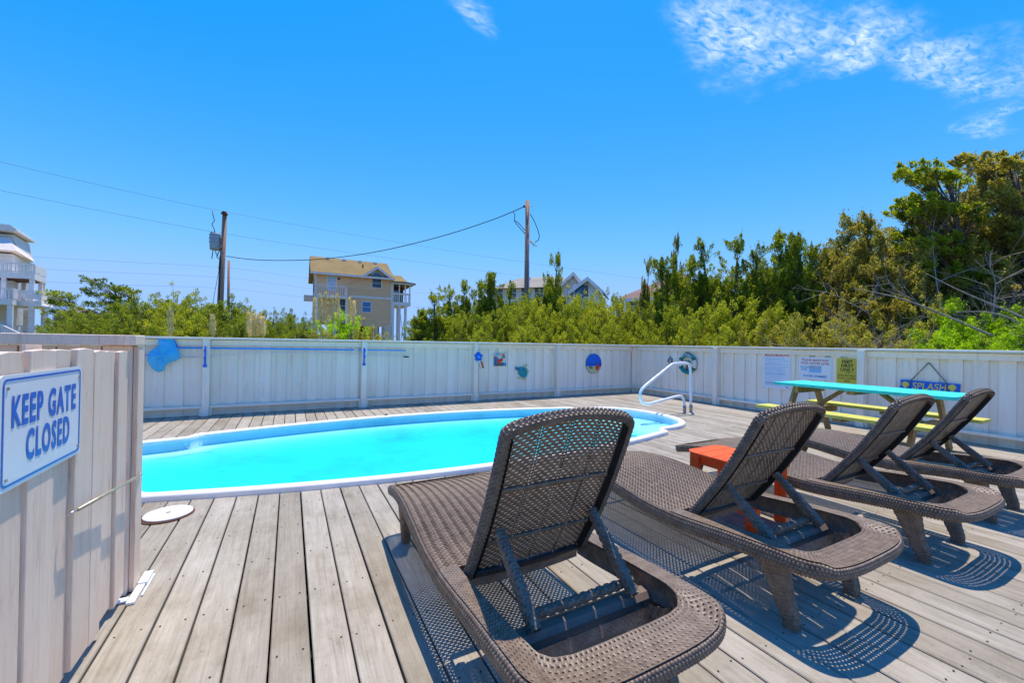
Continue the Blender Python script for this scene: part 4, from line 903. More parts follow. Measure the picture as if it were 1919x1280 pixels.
def lounger(cx, y0, ang, label, rz=0.0):
    if ang not in LM:
        LM[ang] = lounger_meshes(R(ang))
        first = next(iter(LM.values()))
        for k in LM[ang]:
            if k not in BACK and LM[ang][k][0] is not first[k][0]: bpy.data.meshes.remove(LM[ang][k][0]); LM[ang][k] = first[k]
    root = empty('sun_lounger', (cx, y0, 0), label, 'sun lounger', 'wicker sun loungers in a row', R(rz)); made = {}
    for k, (me, mt) in LM[ang].items():
        if k in SUBP: continue
        made[k] = obj(me.name.split('.')[0], me, MAT[mt], root, world=False)
    for k, p in SUBP.items(): me, mt = LM[ang][k]; obj(me.name.split('.')[0], me, MAT[mt], made[p], world=False)
lounger(.900, .785, 64, 'brown wicker sun lounger with upright back, nearest the open gate')
lounger(2.190, .785, 58, 'brown wicker sun lounger second from the gate, on the near side of the orange table')
lounger(3.465, .745, 57, 'brown wicker sun lounger third from the gate, between orange table and last lounger')
lounger(4.650, .75, 56, 'brown wicker sun lounger last in the row, closest to the picnic table')

# ================================================================== houses
def axes(A, B):
    d = (B - A); d.z = 0; d.normalize(); return d, Vector((d.y, -d.x, 0))           # along facade, outward (towards the viewer)
class House:
    """facade frame: s along the wall, z up, o outwards"""
    def __init__(s, name, pa, pb, da, db, label, cat='house', group=None):
        s.A = at_depth(pa, hor_y(pa), da); s.B = at_depth(pb, hor_y(pb), db); s.A.z = s.B.z = 0
        s.d, s.n = axes(s.A, s.B)
        if s.n.dot(CAM - s.A) < 0: s.n = -s.n
        s.pn = s.n.copy(); s.L = (s.B - s.A).length; s.root = empty(name, (s.A.x, s.A.y, GZ), label, cat, group); s.mats = MAT
    def P(s, a, z, o=0.0): p = s.A + s.d * a + s.n * o; return Vector((p.x, p.y, z))
    def sz(s, px, py, o=0.0):
        p0 = s.A + s.n * o; q = on_plane(px, py, p0, s.pn); return (q - s.A).dot(s.d), q.z
    def box(s, nm, a0, a1, z0, z1, o0, o1, mat, par=None):
        b = MB(); v = [s.P(a, z, o) for a in (a0, a1) for o in (o0, o1) for z in (z0, z1)]
        b.add(v, [(0, 1, 3, 2), (4, 6, 7, 5), (0, 4, 5, 1), (2, 3, 7, 6), (0, 2, 6, 4), (1, 5, 7, 3)]); return b.obj(nm, MAT[mat], par or s.root)
    def poly(s, nm, pts, off, mat, par=None):
        """polygon in (a, z, o) extruded by off (a, z, o)"""
        o = s.d * off[0] + Vector((0, 0, off[1])) + s.n * off[2]; return MB().prism([s.P(*p) for p in pts], o).obj(nm, MAT[mat], par or s.root)
    def window(s, a, z, w, h, o=0.0, glass='window_glass', mat='trim_pale', bars=True):
        f = s.box('window', a - w / 2 - .10, a + w / 2 + .10, z - h / 2 - .10, z + h / 2 + .10, o + .003, o + .05, mat)
        s.box('pane', a - w / 2, a + w / 2, z - h / 2, z + h / 2, o + .051, o + .058, glass, f)
        if bars: s.box('muntin', a - w / 2, a + w / 2, z - .025, z + .025, o + .059, o + .075, mat, f)
        return f
    def railing(s, a0, a1, z0, z1, o, mat='deck_white', pitch=.28, th=.05, side=False):
        """along the facade at outward offset o; side=True runs outwards at a0 from o=a1[0] to a1[1]"""
        r = s.box('railing', a0, a1, z1 - .10, z1, o - .05, o + .05, mat) if not side else s.box('railing', a0 - .05, a0 + .05, z1 - .10, z1, a1[0], a1[1], mat)
        n = max(2, int(abs((a1 - a0) if not side else (a1[1] - a1[0])) / pitch))
        for k in range(n + 1):
            t = k / n
            if side: q = a1[0] + (a1[1] - a1[0]) * t; s.box('baluster', a0 - th / 2, a0 + th / 2, z0, z1 - .1, q - th / 2, q + th / 2, mat, r)
            else: q = a0 + (a1 - a0) * t; s.box('baluster', q - th / 2, q + th / 2, z0, z1 - .1, o - th / 2, o + th / 2, mat, r)
        return r

# --- tan house on stilts
H = House('stilt_house', 589, 732.5, 47.5, 51.5, 'tan three-storey beach house on stilts with golden shingle roof and white balconies')
DEP = 9.0
zE = H.sz(589, 508)[1]; zRid = zE + 2.55; zB0 = H.sz(731, 608)[1]; L = H.L
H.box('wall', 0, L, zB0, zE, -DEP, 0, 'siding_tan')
ga = [(0.02, zE, 0), (0.02, zRid - .15, -DEP / 2), (0.02, zE, -DEP)]
H.poly('gable_wall', ga, (.2, 0, 0), 'siding_tan')
H.poly('roof', [(-.55, zE - .10, .55), (-.55, zRid, -DEP / 2), (-.55, zE - .10, -DEP - .55), (-.55, zE - .32, -DEP - .55), (-.55, zRid - .25, -DEP / 2), (-.55, zE - .32, .55)], (L + .75, 0, 0), 'roof_gold')
H.box('fascia', -.57, L + .1, zE - .36, zE - .12, .552, .62, 'trim_pale')
for k in range(4): a = L * (.17 + .22 * k); H.box('roof_vent', a - .22, a + .22, zRid - .35, zRid - .10, -DEP / 2 + .35, -DEP / 2 + .75, 'trim_pale')
H.box('vent_pipe', L * .62, L * .62 + .14, zRid - 1.4, zRid - .85, -2.2, -2.06, 'dark_plastic_and_shade')
# corner boards and floor band
for a in (0, L): H.box('corner_board', a - .10, a + .10, zB0, zE - .3, .004, .05, 'trim_pale')
z2 = H.sz(731, 560)[1]; a2 = H.sz(655, 556)[0]
H.box('floor_band', a2, L, z2 - .13, z2 + .13, .004, .06, 'trim_pale')
# cross gable
ap, zp = H.sz(706.8, 499, .4); al, zl = H.sz(677.5, 515, .4); ar, zr = H.sz(737.5, 521, .4)
zg = zE - .10
H.poly('dormer_wall', [(al + .35, zg, .12), (ap, zp - .30, .12), (ar - .35, zg, .12)], (0, 0, .05), 'siding_tan')
for (x0, x1) in ((al, ap), (ap, ar)):
    zA, zB = (zg - .05, zp) if x0 == al else (zp, zg - .05)
    H.poly('dormer_roof', [(x0, zA, .65), (x1, zB, .65), (x1, zB - .20, .65), (x0, zA - .20, .65)], (0, 0, -DEP / 2 - .2), 'roof_gold')
    H.poly('dormer_trim', [(x0, zA - .02, .655), (x1, zB - .02, .655), (x1, zB - .36, .655), (x0, zA - .36, .655)], (0, 0, .05), 'trim_pale')
H.box('dormer_band', al + .2, ar - .2, zg - .22, zg - .02, .175, .23, 'trim_pale')
wa, wz = H.sz(706.5, 516)
arch = [(wa + .60 * math.cos(t), wz - .28 + .60 * math.sin(t), .175) for t in np.linspace(0, math.pi, 13)]
f_ = H.poly('arched_window', [(wa + .78 * math.cos(t), wz - .34 + .78 * math.sin(t), .172) for t in np.linspace(0, math.pi, 13)], (0, 0, .03), 'trim_pale'); H.poly('pane', [(a, z, .204) for a, z, o in arch], (0, 0, .012), 'glass_blue', f_)
a_, z_ = H.sz(706, 531); H.window(a_, z_, 1.05, 1.05); a_, z_ = H.sz(687, 575.5); H.window(a_, z_, .95, 1.2, glass='glass_blue')
a_, z_ = H.sz(622, 530); H.window(a_, z_, .85, 1.6, glass='glass_bright'); a_, z_ = H.sz(638, 573); H.window(a_, z_, 1.0, 1.9)
a_, z_ = H.sz(635, 522.5); H.box('lamp', a_ - .12, a_ + .12, z_ - .1, z_ + .1, .004, .14, 'dark_plastic_and_shade')
for z_, h_ in ((zE - 1.2, 1.6), (zE - 4.6, 1.5)):
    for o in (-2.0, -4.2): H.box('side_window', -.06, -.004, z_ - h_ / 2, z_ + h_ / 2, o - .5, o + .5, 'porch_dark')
# front balcony
a0, zf = H.sz(590, 552); a1, _ = H.sz(653, 556); zf = H.sz(620, 553, 1.4)[1]; zr_ = H.sz(620, 534.5, 1.4)[1]
H.box('balcony_floor', .1, a1 - .3, zf - .32, zf, .02, 1.45, 'trim_pale'); H.railing(.1, a1 - .3, zf, zr_, 1.4, 'trim_pale', .24, .06)
for a in (.15, a1 - .35): H.box('balcony_post', a - .09, a + .09, GZ, zf - .33, 1.2, 1.38, 'trim_pale')
for a in (.15, a1 - .35): H.railing(a, (.06, 1.34), zf, zr_, 0, 'trim_pale', .3, .06, side=True)
# screened porch on the end
e0, zpt = H.sz(733, 528); e1 = H.sz(770, 530)[0]; zpf = H.sz(750, 566)[1]
H.poly('porch_roof', [(L + .05, zpt + 1.35, -3.2), (L + .05, zpt + .05, .55), (L + .05, zpt - .15, .55), (L + .05, zpt - .15, -7)], (e1 - L - .6, 0, 0), 'roof_gold')
H.poly('porch_roof_end', [(e1 - .56, zpt + 1.35, -3.2), (e1 - .56, zpt + .05, .55), (e1 + .5, zpt - .05, .55), (e1 + .5, zpt - .05, -6.0), (e1 - .56, zpt + .02, -6.0)], (0, -.16, 0), 'roof_gold')
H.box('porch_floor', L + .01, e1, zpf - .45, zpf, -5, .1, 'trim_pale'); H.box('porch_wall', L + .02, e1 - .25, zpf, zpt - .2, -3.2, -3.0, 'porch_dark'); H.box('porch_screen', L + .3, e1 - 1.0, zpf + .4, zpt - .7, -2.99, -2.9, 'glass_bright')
H.railing(L + .05, e1 - .05, zpf + .05, H.sz(750, 551)[1], .02, 'trim_pale', .22, .07); H.box('porch_rail_board', L + .05, e1, H.sz(750, 552)[1], H.sz(750, 549.5)[1], .03, .10, 'trim_pale')
for t in (.02, .38, .72, .98): a = L + .08 + (e1 - L - .16) * t; H.box('porch_post', a - .07, a + .07, zpf, zpt - .1, -.05, .09, 'trim_pale')
H.box('porch_fascia', L, e1 + .3, zpt - .28, zpt - .1, .40, .50, 'trim_pale')
for px_ in (736, 748, 759.5):
    for o in (0.0, -4.6): a = H.sz(px_, 600)[0]; H.box('stilt', a - .14, a + .14, GZ, zpf - .46, o - .14, o + .14, 'trim_pale')
aa, ab = H.sz(748, 600)[0], H.sz(759.5, 600)[0]
for s_ in (0, 1): MB().beam(H.P(aa if s_ else ab, GZ + .6, .2), H.P(ab if s_ else aa, zpf - .8, .2), .08, .08).obj('cross_brace', MAT['trim_pale'], H.root)
for t in (.02, .25, .5, .75, .98):
    for o in (-.2, -4.5, -8.8): H.box('stilt', L * t - .17, L * t + .17, GZ, zB0 - .005, o - .17, o + .17, 'trim_pale')
# arched garage openings with slatted infill
for a0_, a1_ in ((L * .52, L * .74), (L * .78, L * .97)):
    H.poly('arch_panel', [(a0_, zB0, 0), (a1_, zB0, 0), (a1_, zB0 - 2.0, 0), (a1_ - .35, zB0 - 1.1, 0), ((a0_ + a1_) / 2 + .5, zB0 - .35, 0), ((a0_ + a1_) / 2 - .5, zB0 - .35, 0), (a0_ + .35, zB0 - 1.1, 0), (a0_, zB0 - 2.0, 0)], (0, 0, -.1), 'siding_tan')
for k in range(9): z = zB0 - .3 - k * .28; H.box('slat', L * .90, L - .02, z - .06, z + .06, .02, .06, 'trim_pale')
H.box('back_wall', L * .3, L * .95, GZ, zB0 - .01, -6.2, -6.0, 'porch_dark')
H.box('rear_balcony', -1.1, -.02, H.sz(580, 556)[1], H.sz(580, 545)[1], -6.5, -5.0, 'trim_pale')

# --- white house with stacked decks
W_ = House('deck_house', 8, 64.7, 36, 36.6, 'white beach house with two stacked balustraded decks on tall posts')
_cr = (ray(1059.5, 640) - ray(959.5, 640)); _cr.z = 0; _cr.normalize(); W_.n = _cr * .62 - Vector((math.sin(YAW), math.cos(YAW), 0)) * .78      # its side recedes along the line of sight
def wz(px, py, o=0.0): return W_.sz(px, py, o)
zu, zl_ = wz(62, 512)[1], wz(36, 563)[1]; urt, lrt = wz(64, 494.5)[1], wz(36, 544)[1]
aU = wz(64.7, 520)[0]; aLw = wz(36.6, 560)[0]
W_.box('wall', -9, wz(8, 500)[0], GZ + 2.4, wz(4, 468)[1], -9, -2.2, 'siding_white')
W_.poly('roof', [(-9.5, wz(4, 462)[1] + 1.6, -2.6), (wz(22, 465)[0] - .9, wz(4, 462)[1] + 1.2, -2.6), (wz(22, 465)[0], wz(20, 465)[1], -1.2), (-9.5, wz(20, 465)[1], -1.2)], (0, -.22, -6), 'trim_pale')
W_.poly('upper_wall', [(-9, wz(4, 452)[1], -3.4), (wz(12, 450)[0], wz(4, 452)[1] - .6, -3.4), (wz(2, 425)[0], wz(2, 425)[1], -3.4), (-9, wz(2, 425)[1], -3.4)], (0, 0, -5), 'siding_white')
W_.poly('upper_roof', [(-9.5, wz(2, 405)[1], -2.4), (wz(2, 410)[0], wz(2, 410)[1], -2.4), (wz(15, 419)[0], wz(15, 419)[1], -2.4), (wz(15, 422)[0], wz(15, 423)[1], -2.4), (-9.5, wz(2, 421)[1], -2.4)], (0, 0, -6), 'trim_pale')
# upper deck wraps a corner: front run then receding side
SD = 4.0
W_.box('upper_deck', -9, aU, zu - .50, zu, -SD, 0, 'deck_white'); W_.railing(-9, aU, zu + .06, urt, -.06, 'deck_white', .26, .08); W_.box('rail_foot', -9, aU, zu + .04, zu + .14, -.10, -.02, 'deck_white')
W_.railing(aU - .06, (-SD, -.12), zu + .06, urt, 0, 'deck_white', .26, .08, side=True)
W_.box('side_screen', aU - .04, aU + .02, zu + .1, urt - .12, -SD + .1, -.2, 'deck_white')
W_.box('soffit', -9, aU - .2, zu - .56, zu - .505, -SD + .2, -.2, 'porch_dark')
W_.box('lower_deck', -9, aLw, zl_ - .50, zl_, -SD, 1.9, 'deck_white'); W_.box('lower_deck', aLw + .005, aU + .6, zl_ - .50, zl_, -SD, .4, 'deck_white')
W_.railing(-9, aLw, zl_ + .06, lrt, 1.84, 'deck_white', .26, .08); W_.railing(aLw, (.4, 1.8), zl_ + .06, lrt, 0, 'deck_white', .26, .08, side=True); W_.railing(aLw + .1, aU + .55, zl_ + .06, lrt, .35, 'deck_white', .26, .08)
W_.box('screen_panel', aLw + .15, aU + .5, zl_ + .12, lrt - .14, .36, .42, 'deck_white'); W_.railing(aU + .55, (-SD, .3), zl_ + .06, lrt, 0, 'deck_white', .3, .08, side=True)
for a, o in ((aU - .2, -.2), (aU - .2, -3.0), (aU - .2, -SD + .2), (wz(20, 530)[0], -SD + .2), (wz(6, 530)[0], -.2)):
    W_.box('post', a - .16, a + .16, zl_ + .001, zu - .51, o - .16, o + .16, 'deck_white')
for a, o in ((aLw - .2, 1.6), (wz(60, 600)[0], .2), (wz(73, 600)[0], -1.6), (wz(86, 600)[0], -3.4), (wz(99, 600)[0] + .2, -5.2), (wz(20, 600)[0], -4.5), (wz(3, 600)[0], 1.6)):
    W_.box('post', a - .18, a + .18, GZ, zl_ - .505, o - .18, o + .18, 'deck_white')
sa0, sa1 = wz(76, 572)[0], wz(113, 580)[0]
W_.poly('shed_roof', [(sa0, wz(76, 572)[1], .2), (sa1, wz(113, 579)[1], .2), (sa1, wz(113, 582)[1], .2), (sa0, wz(76, 575)[1], .2)], (0, 0, -4), 'deck_white')
for t in (.3, .72, .97): a = sa0 + (sa1 - sa0) * t; W_.box('post', a - .12, a + .12, GZ, wz(95, 577)[1] - .1, -.1, .12, 'deck_white')
W_.railing(sa0 - 1.5, sa1 - .3, GZ + .3, wz(90, 611)[1], .3, 'deck_white', .3, .1)
st0, st1 = W_.P(wz(0, 590)[0] - 1, wz(0, 588)[1], 2.4), W_.P(wz(52, 622)[0], wz(52, 626)[1], 2.4)
for o_ in (0, -1.3):
    off = W_.n * o_; s_ = MB().beam(st0 + off, st1 + off, .12, .14).obj('stair_rail', MAT['deck_white'], W_.root)
    MB().beam(st0 + off - Vector((0, 0, 1.1)), st1 + off - Vector((0, 0, 1.1)), .1, .35).obj('stringer', MAT['deck_white'], s_)
    for k in range(22): t = (k + .5) / 22; p = st0.lerp(st1, t) + off; MB().box(p - Vector((.035, .035, 1.1)), p + Vector((.035, .035, -.05))).obj('baluster', MAT['deck_white'], s_)
dish = W_.P(wz(106, 565)[0], wz(106, 563)[1], -.2); dd = MB()
dd.disc(dish, .42, 0, .06, 20, ax=(W_.n + Vector((0, 0, .5)))); dd.obj('satellite_dish', MAT['transformer_grey'], W_.root); MB().tube([dish, dish - Vector((0, 0, .4)), W_.P(wz(100, 574)[0], wz(100, 574)[1], -.2)], .04, 6).obj('dish_arm', MAT['transformer_grey'], W_.root)

# --- grey roofed house behind the trees
G = House('gabled_house', 928, 1124, 40, 37, 'white house with pale grey hipped roof and twin gables behind the trees')
def gz(px, py, o=0.0): return G.sz(px, py, o)
ze = gz(1000, 538)[1]; zt_ = gz(960, 517)[1]
G.box('wall', .3, G.L - .4, GZ, ze, -7, 0, 'siding_white')
a1_, a2_ = gz(958, 517)[0], gz(1040, 518)[0]
b = MB(); e = [G.P(-.4, ze - .1, .6), G.P(G.L * .80, ze - .1, .6), G.P(G.L * .80, ze - .1, -7.5), G.P(-.4, ze - .1, -7.5), G.P(a1_, zt_ + .35, -3.4), G.P(a2_, zt_ + .35, -3.4)]
b.add(e, [(0, 1, 5, 4), (1, 2, 5), (2, 3, 4, 5), (3, 0, 4), (3, 2, 1, 0)]); b.obj('roof', MAT['roof_grey'], G.root)
for (pl, pk, pr, zk, o0, dep) in ((1040, 1076, 1096, 510, .9, 4.5), (1070, 1102, 1127, 519.5, 2.2, 5.5)):
    A0, K0, B0_ = gz(pl, 545, o0), gz(pk, zk, o0), gz(pr, 543, o0); zz0 = min(A0[1], B0_[1])
    G.poly('gable_wall', [(A0[0] + .2, GZ, o0), (B0_[0] - .3, GZ, o0), (B0_[0] - .3, zz0, o0), (K0[0], K0[1] - .2, o0), (A0[0] + .2, zz0, o0)], (0, 0, -dep), 'siding_white')
    for x0, z0, x1, z1 in ((A0[0] - .2, zz0 - .1, K0[0], K0[1]), (K0[0], K0[1], B0_[0] + .2, zz0 - .1)):
        G.poly('gable_roof', [(x0, z0, o0 + .4), (x1, z1, o0 + .4), (x1, z1 - .16, o0 + .4), (x0, z0 - .16, o0 + .4)], (0, 0, -dep - .6), 'roof_grey')
        G.poly('gable_trim', [(x0, z0 - .02, o0 + .405), (x1, z1 - .02, o0 + .405), (x1, z1 - .36, o0 + .405), (x0, z0 - .36, o0 + .405)], (0, 0, .06), 'deck_white')
a_, z_ = gz(1085, 553, 2.2); G.window(a_, z_, .75, 1.7, 2.2, 'glass_blue', 'deck_white'); a_, z_ = gz(1096, 545, 2.2); G.window(a_, z_, .6, 1.0, 2.2, 'window_glass', 'deck_white', False)
for px_ in (935, 960, 985, 1010): a_, z_ = gz(px_, 549); G.window(a_, z_, .8, 1.2, 0, 'window_glass', 'deck_white')
a_, z_ = gz(979, 519.5); G.box('roof_vent', a_ - .15, a_ + .15, z_ - .1, z_ + .35, -2.6, -2.3, 'deck_white')
# --- brown hipped roof further along
Bq = House('hipped_house', 1163, 1262, 36, 33, 'white house with brown hipped roof mostly hidden by cedars')
def bz(px, py): return Bq.sz(px, py)
zeb = bz(1175, 559)[1]; zkb = bz(1222, 515)[1]
Bq.box('wall', .4, Bq.L, GZ, zeb, -7, 0, 'siding_white'); b = MB()
e = [Bq.P(-.3, zeb - .1, .6), Bq.P(Bq.L + 1, zeb - .1, .6), Bq.P(Bq.L + 1, zeb - .1, -7.5), Bq.P(-.3, zeb - .1, -7.5), Bq.P(bz(1215, 520)[0], zkb, -3.0), Bq.P(bz(1262, 520)[0], zkb + .3, -3.0)]
b.add(e, [(0, 1, 5, 4), (1, 2, 5), (2, 3, 4, 5), (3, 0, 4), (3, 2, 1, 0)]); b.obj('roof', MAT['roof_brown'], Bq.root)
Bq.box('fascia', -.3, Bq.L + 1, zeb - .36, zeb - .11, .5, .605, 'deck_white'); a_, z_ = bz(1186, 573); Bq.window(a_, z_, .8, 1.2, 0, 'window_glass', 'deck_white')
# small roof peeping over the left thicket
Q_ = House('small_cottage', 116, 139, 62, 62, 'tiny pinkish cottage roof peeping over the thicket beside the deck house')
Q_.box('wall', 0, Q_.L, GZ, Q_.sz(125, 588)[1], -4, 0, 'siding_tan'); zq = Q_.sz(125, 588)[1]
Q_.poly('roof', [(-.3, zq, .4), (-.3, zq + .9, -2), (-.3, zq, -4.4)], (Q_.L + .6, 0, 0), 'roof_brown')

# ================================================================== poles and wires
def pole(name, top_px, bot_px, depth, r0, r1, label):
    t = at_depth(*top_px, depth); bpt = at_depth(*bot_px, depth); k = (bpt.z - GZ) / max(.01, (t.z - bpt.z)); g0 = bpt - (t - bpt) * k; g0.z = GZ
    root = empty(name, g0, label, 'utility pole'); MB().tube([g0, g0.lerp(t, .5), t], [r1, (r0 + r1) / 2, r0], 14).obj('pole', MAT['pole_timber'], root, True); return root, t, g0
D1 = 24.0
p1, t1, g1 = pole('utility_pole', (421.5, 397), (412.5, 575), D1, .12, .19, 'wooden utility pole with grey transformer can mounted on its side')
sd = (ray(960, 640) - ray(860, 640)).normalized()
def near1(px, py): return at_depth(px, py, D1 - .15)
c0 = near1(403, 440); c1 = near1(403.5, 468)
bevel(MB().tube([c0, c1], .27, 20).obj('transformer', MAT['transformer_grey'], p1, True), .02); TR = [o for o in p1.children if o.name.startswith('transformer')][0]
MB().tube([c0 + Vector((0, 0, .01)), c0 + Vector((0, 0, .08))], [.285, .2], 20).obj('lid', MAT['transformer_grey'], TR, True)
for px_ in (397, 402.5): MB().tube([near1(px_, 437), near1(px_, 434)], [.07, .04], 8).obj('bushing', MAT['dark_plastic_and_shade'], TR, True)
for z_ in (446, 453): MB().tube([near1(392.5, z_), near1(397, z_)], .05, 8).obj('bushing', MAT['dark_plastic_and_shade'], TR, True)
MB().beam(near1(412, 446), near1(417, 446), .12, .10).obj('bracket', MAT['steel_worn'], p1); MB().beam(near1(412, 462), near1(416, 462), .12, .10).obj('bracket', MAT['steel_worn'], p1)
for k in range(4): MB().tube([near1(420.5, 401.5 - k * 1.6), near1(420.6, 400.6 - k * 1.6)], [.20 - .03 * k, .17 - .03 * k], 10).obj('insulator', MAT['porch_dark'], p1, True)
MB().tube([near1(398, 394), near1(399.5, 404), near1(402, 413), near1(397, 420), near1(401, 428), near1(402.5, 435)], .022, 6).obj('jumper_wire', MAT['wire_grey'], p1, True)
for P_ in ([(399, 469), (398, 478), (397, 485)], [(404, 469), (405, 476), (409, 480)], [(412, 468), (408, 476), (406, 482), (413, 486)], [(412, 480), (411, 495), (410, 505)]): MB().tube([near1(*q) for q in P_], .022, 6).obj('lead_cable', MAT['cable_black'], p1, True)
MB().tube([near1(413, 486), near1(411.5, 510), near1(410.5, 575)], .035, 6).obj('conduit', MAT['porch_dark'], p1, True)
MB().tube([near1(410.5, 505), near1(401, 555), near1(399, 580)], .014, 5).obj('guy_wire', MAT['wire_grey'], p1, True)
p2, t2, g2 = pole('utility_pole', (988.5, 376), (986, 640), 19.0, .10, .135, 'plain wooden service pole rising just behind the long fence')
def near2(px, py): return at_depth(px, py, 18.86)
MB().tube([near2(981, 387), near2(984, 386)], .06, 8).obj('clamp', MAT['cable_black'], p2, True); MB().tube([near2(990, 386), near2(996, 386.5)], .02, 6).obj('bolt', MAT['steel_worn'], p2, True)
for P_ in ([(962, 397), (965, 404), (964, 413), (970, 422), (984, 438)], [(964, 413), (972, 418), (984, 432)], [(993, 400), (1002, 416), (1010, 438), (1009, 449), (1002, 454)]): MB().tube(smooth_path([near2(*q) for q in P_], 5), .017, 5).obj('drop_cable', MAT['cable_black'], p2, True)
for P_ in ([(992, 451), (997, 452), (1001, 463)], [(993, 452), (999, 455), (1006, 462)], [(993, 453), (998, 458), (1003, 458)]): MB().tube([near2(*q) for q in P_], .018, 5).obj('loose_lead', MAT['trim_pale'], p2, True)
for py in (470, 560, 600): MB().beam(near2(985.2, py), near2(991.4, py), .03, .03).obj('band', MAT['steel_worn'], p2)
MB().tube([near2(991.3, 455), near2(991.0, 560), near2(990.6, 643)], .022, 6).obj('conduit', MAT['transformer_grey'], p2, True)
p3, t3, g3 = pole('utility_pole', (429, 488), (428, 565), 46, .12, .16, 'distant thin utility pole standing beyond the transformer pole')
def wire(pts, r, label, mat='wire_grey', group='thin power lines', name='power_line'):
    """pts: (px, py, depth)"""
    P = [at_depth(*p) for p in pts]; o = MB().tube(smooth_path(P, 10), r, 5).obj(name, MAT[mat], None, True); tag(o, label, 'cable', group)
wire([(-60, 288, 18.2), (150, 338, 20.5), (421, 396.5, 24), (700, 446, 30), (960, 488, 37), (1240, 527, 46)], .008, 'topmost thin power line running over the transformer pole')
wire([(-60, 344, 18.2), (200, 397, 21), (416, 437, 24), (620, 468, 28.5), (800, 493, 34), (975, 517, 40)], .008, 'thin power line passing beside the transformer can', )
wire([(10, 478, 40), (200, 489, 43), (429, 502, 47), (540, 517, 55), (590, 523, 58)], .010, 'faint distant power line, uppermost of three crossing the thin far pole')
wire([(60, 503, 40), (200, 510, 43), (429, 521, 47), (560, 538, 55), (600, 543, 58)], .010, 'faint distant power line, middle one of three crossing the thin far pole')
wire([(60, 527, 40), (200, 533, 43), (429, 541, 47), (560, 556, 55), (600, 560, 58)], .010, 'faint distant power line, lowest of three crossing the thin far pole')
wire([(775, 548, 52), (860, 553, 56), (960, 560, 60)], .009, 'faint distant power line leaving the stilt house porch'); wire([(775, 575, 52), (860, 578, 56), (960, 583, 60)], .009, 'faint lower power line behind the stilt house stilts')
wire([(424, 480, 23.9), (470, 486, 23.5), (530, 488, 22.9), (600, 485.5, 22.2), (680, 476, 21.5), (760, 460, 20.8), (850, 436, 20), (930, 409, 19.4), (982, 387, 18.9)], .020, 'thick black service cable sagging between the two wooden poles', 'cable_black', None, 'service_cable')

# ================================================================== trees and shrubs
CR = (ray(1059.5, 640) - ray(959.5, 640)); CR.z = 0; CR.normalize(); CRn = np.array(CR)      # picture-right as a ground direction
TO_CAM = np.array((-math.sin(YAW), -math.cos(YAW), 0))
def leaves_np(P, D, Lf, Wf, rs):
    """diamond leaves: base points P, directions D (unit), lengths Lf, widths Wf"""
    n = len(P); rnd = rs.normal(size=(n, 3)) * .55 + np.array([0, 0, 1.0]); side = np.cross(D, rnd); side /= np.maximum(np.linalg.norm(side, axis=1, keepdims=True), 1e-6)
    mid = P + D * (Lf * .45)[:, None]; tip = P + D * Lf[:, None]; V = np.stack([P, mid + side * (Wf * .5)[:, None], tip, mid - side * (Wf * .5)[:, None]], 1).reshape(-1, 3)
    return V, np.arange(4 * n).reshape(-1, 4)
def unit(a): return a / np.maximum(np.linalg.norm(a, axis=-1, keepdims=True), 1e-9)
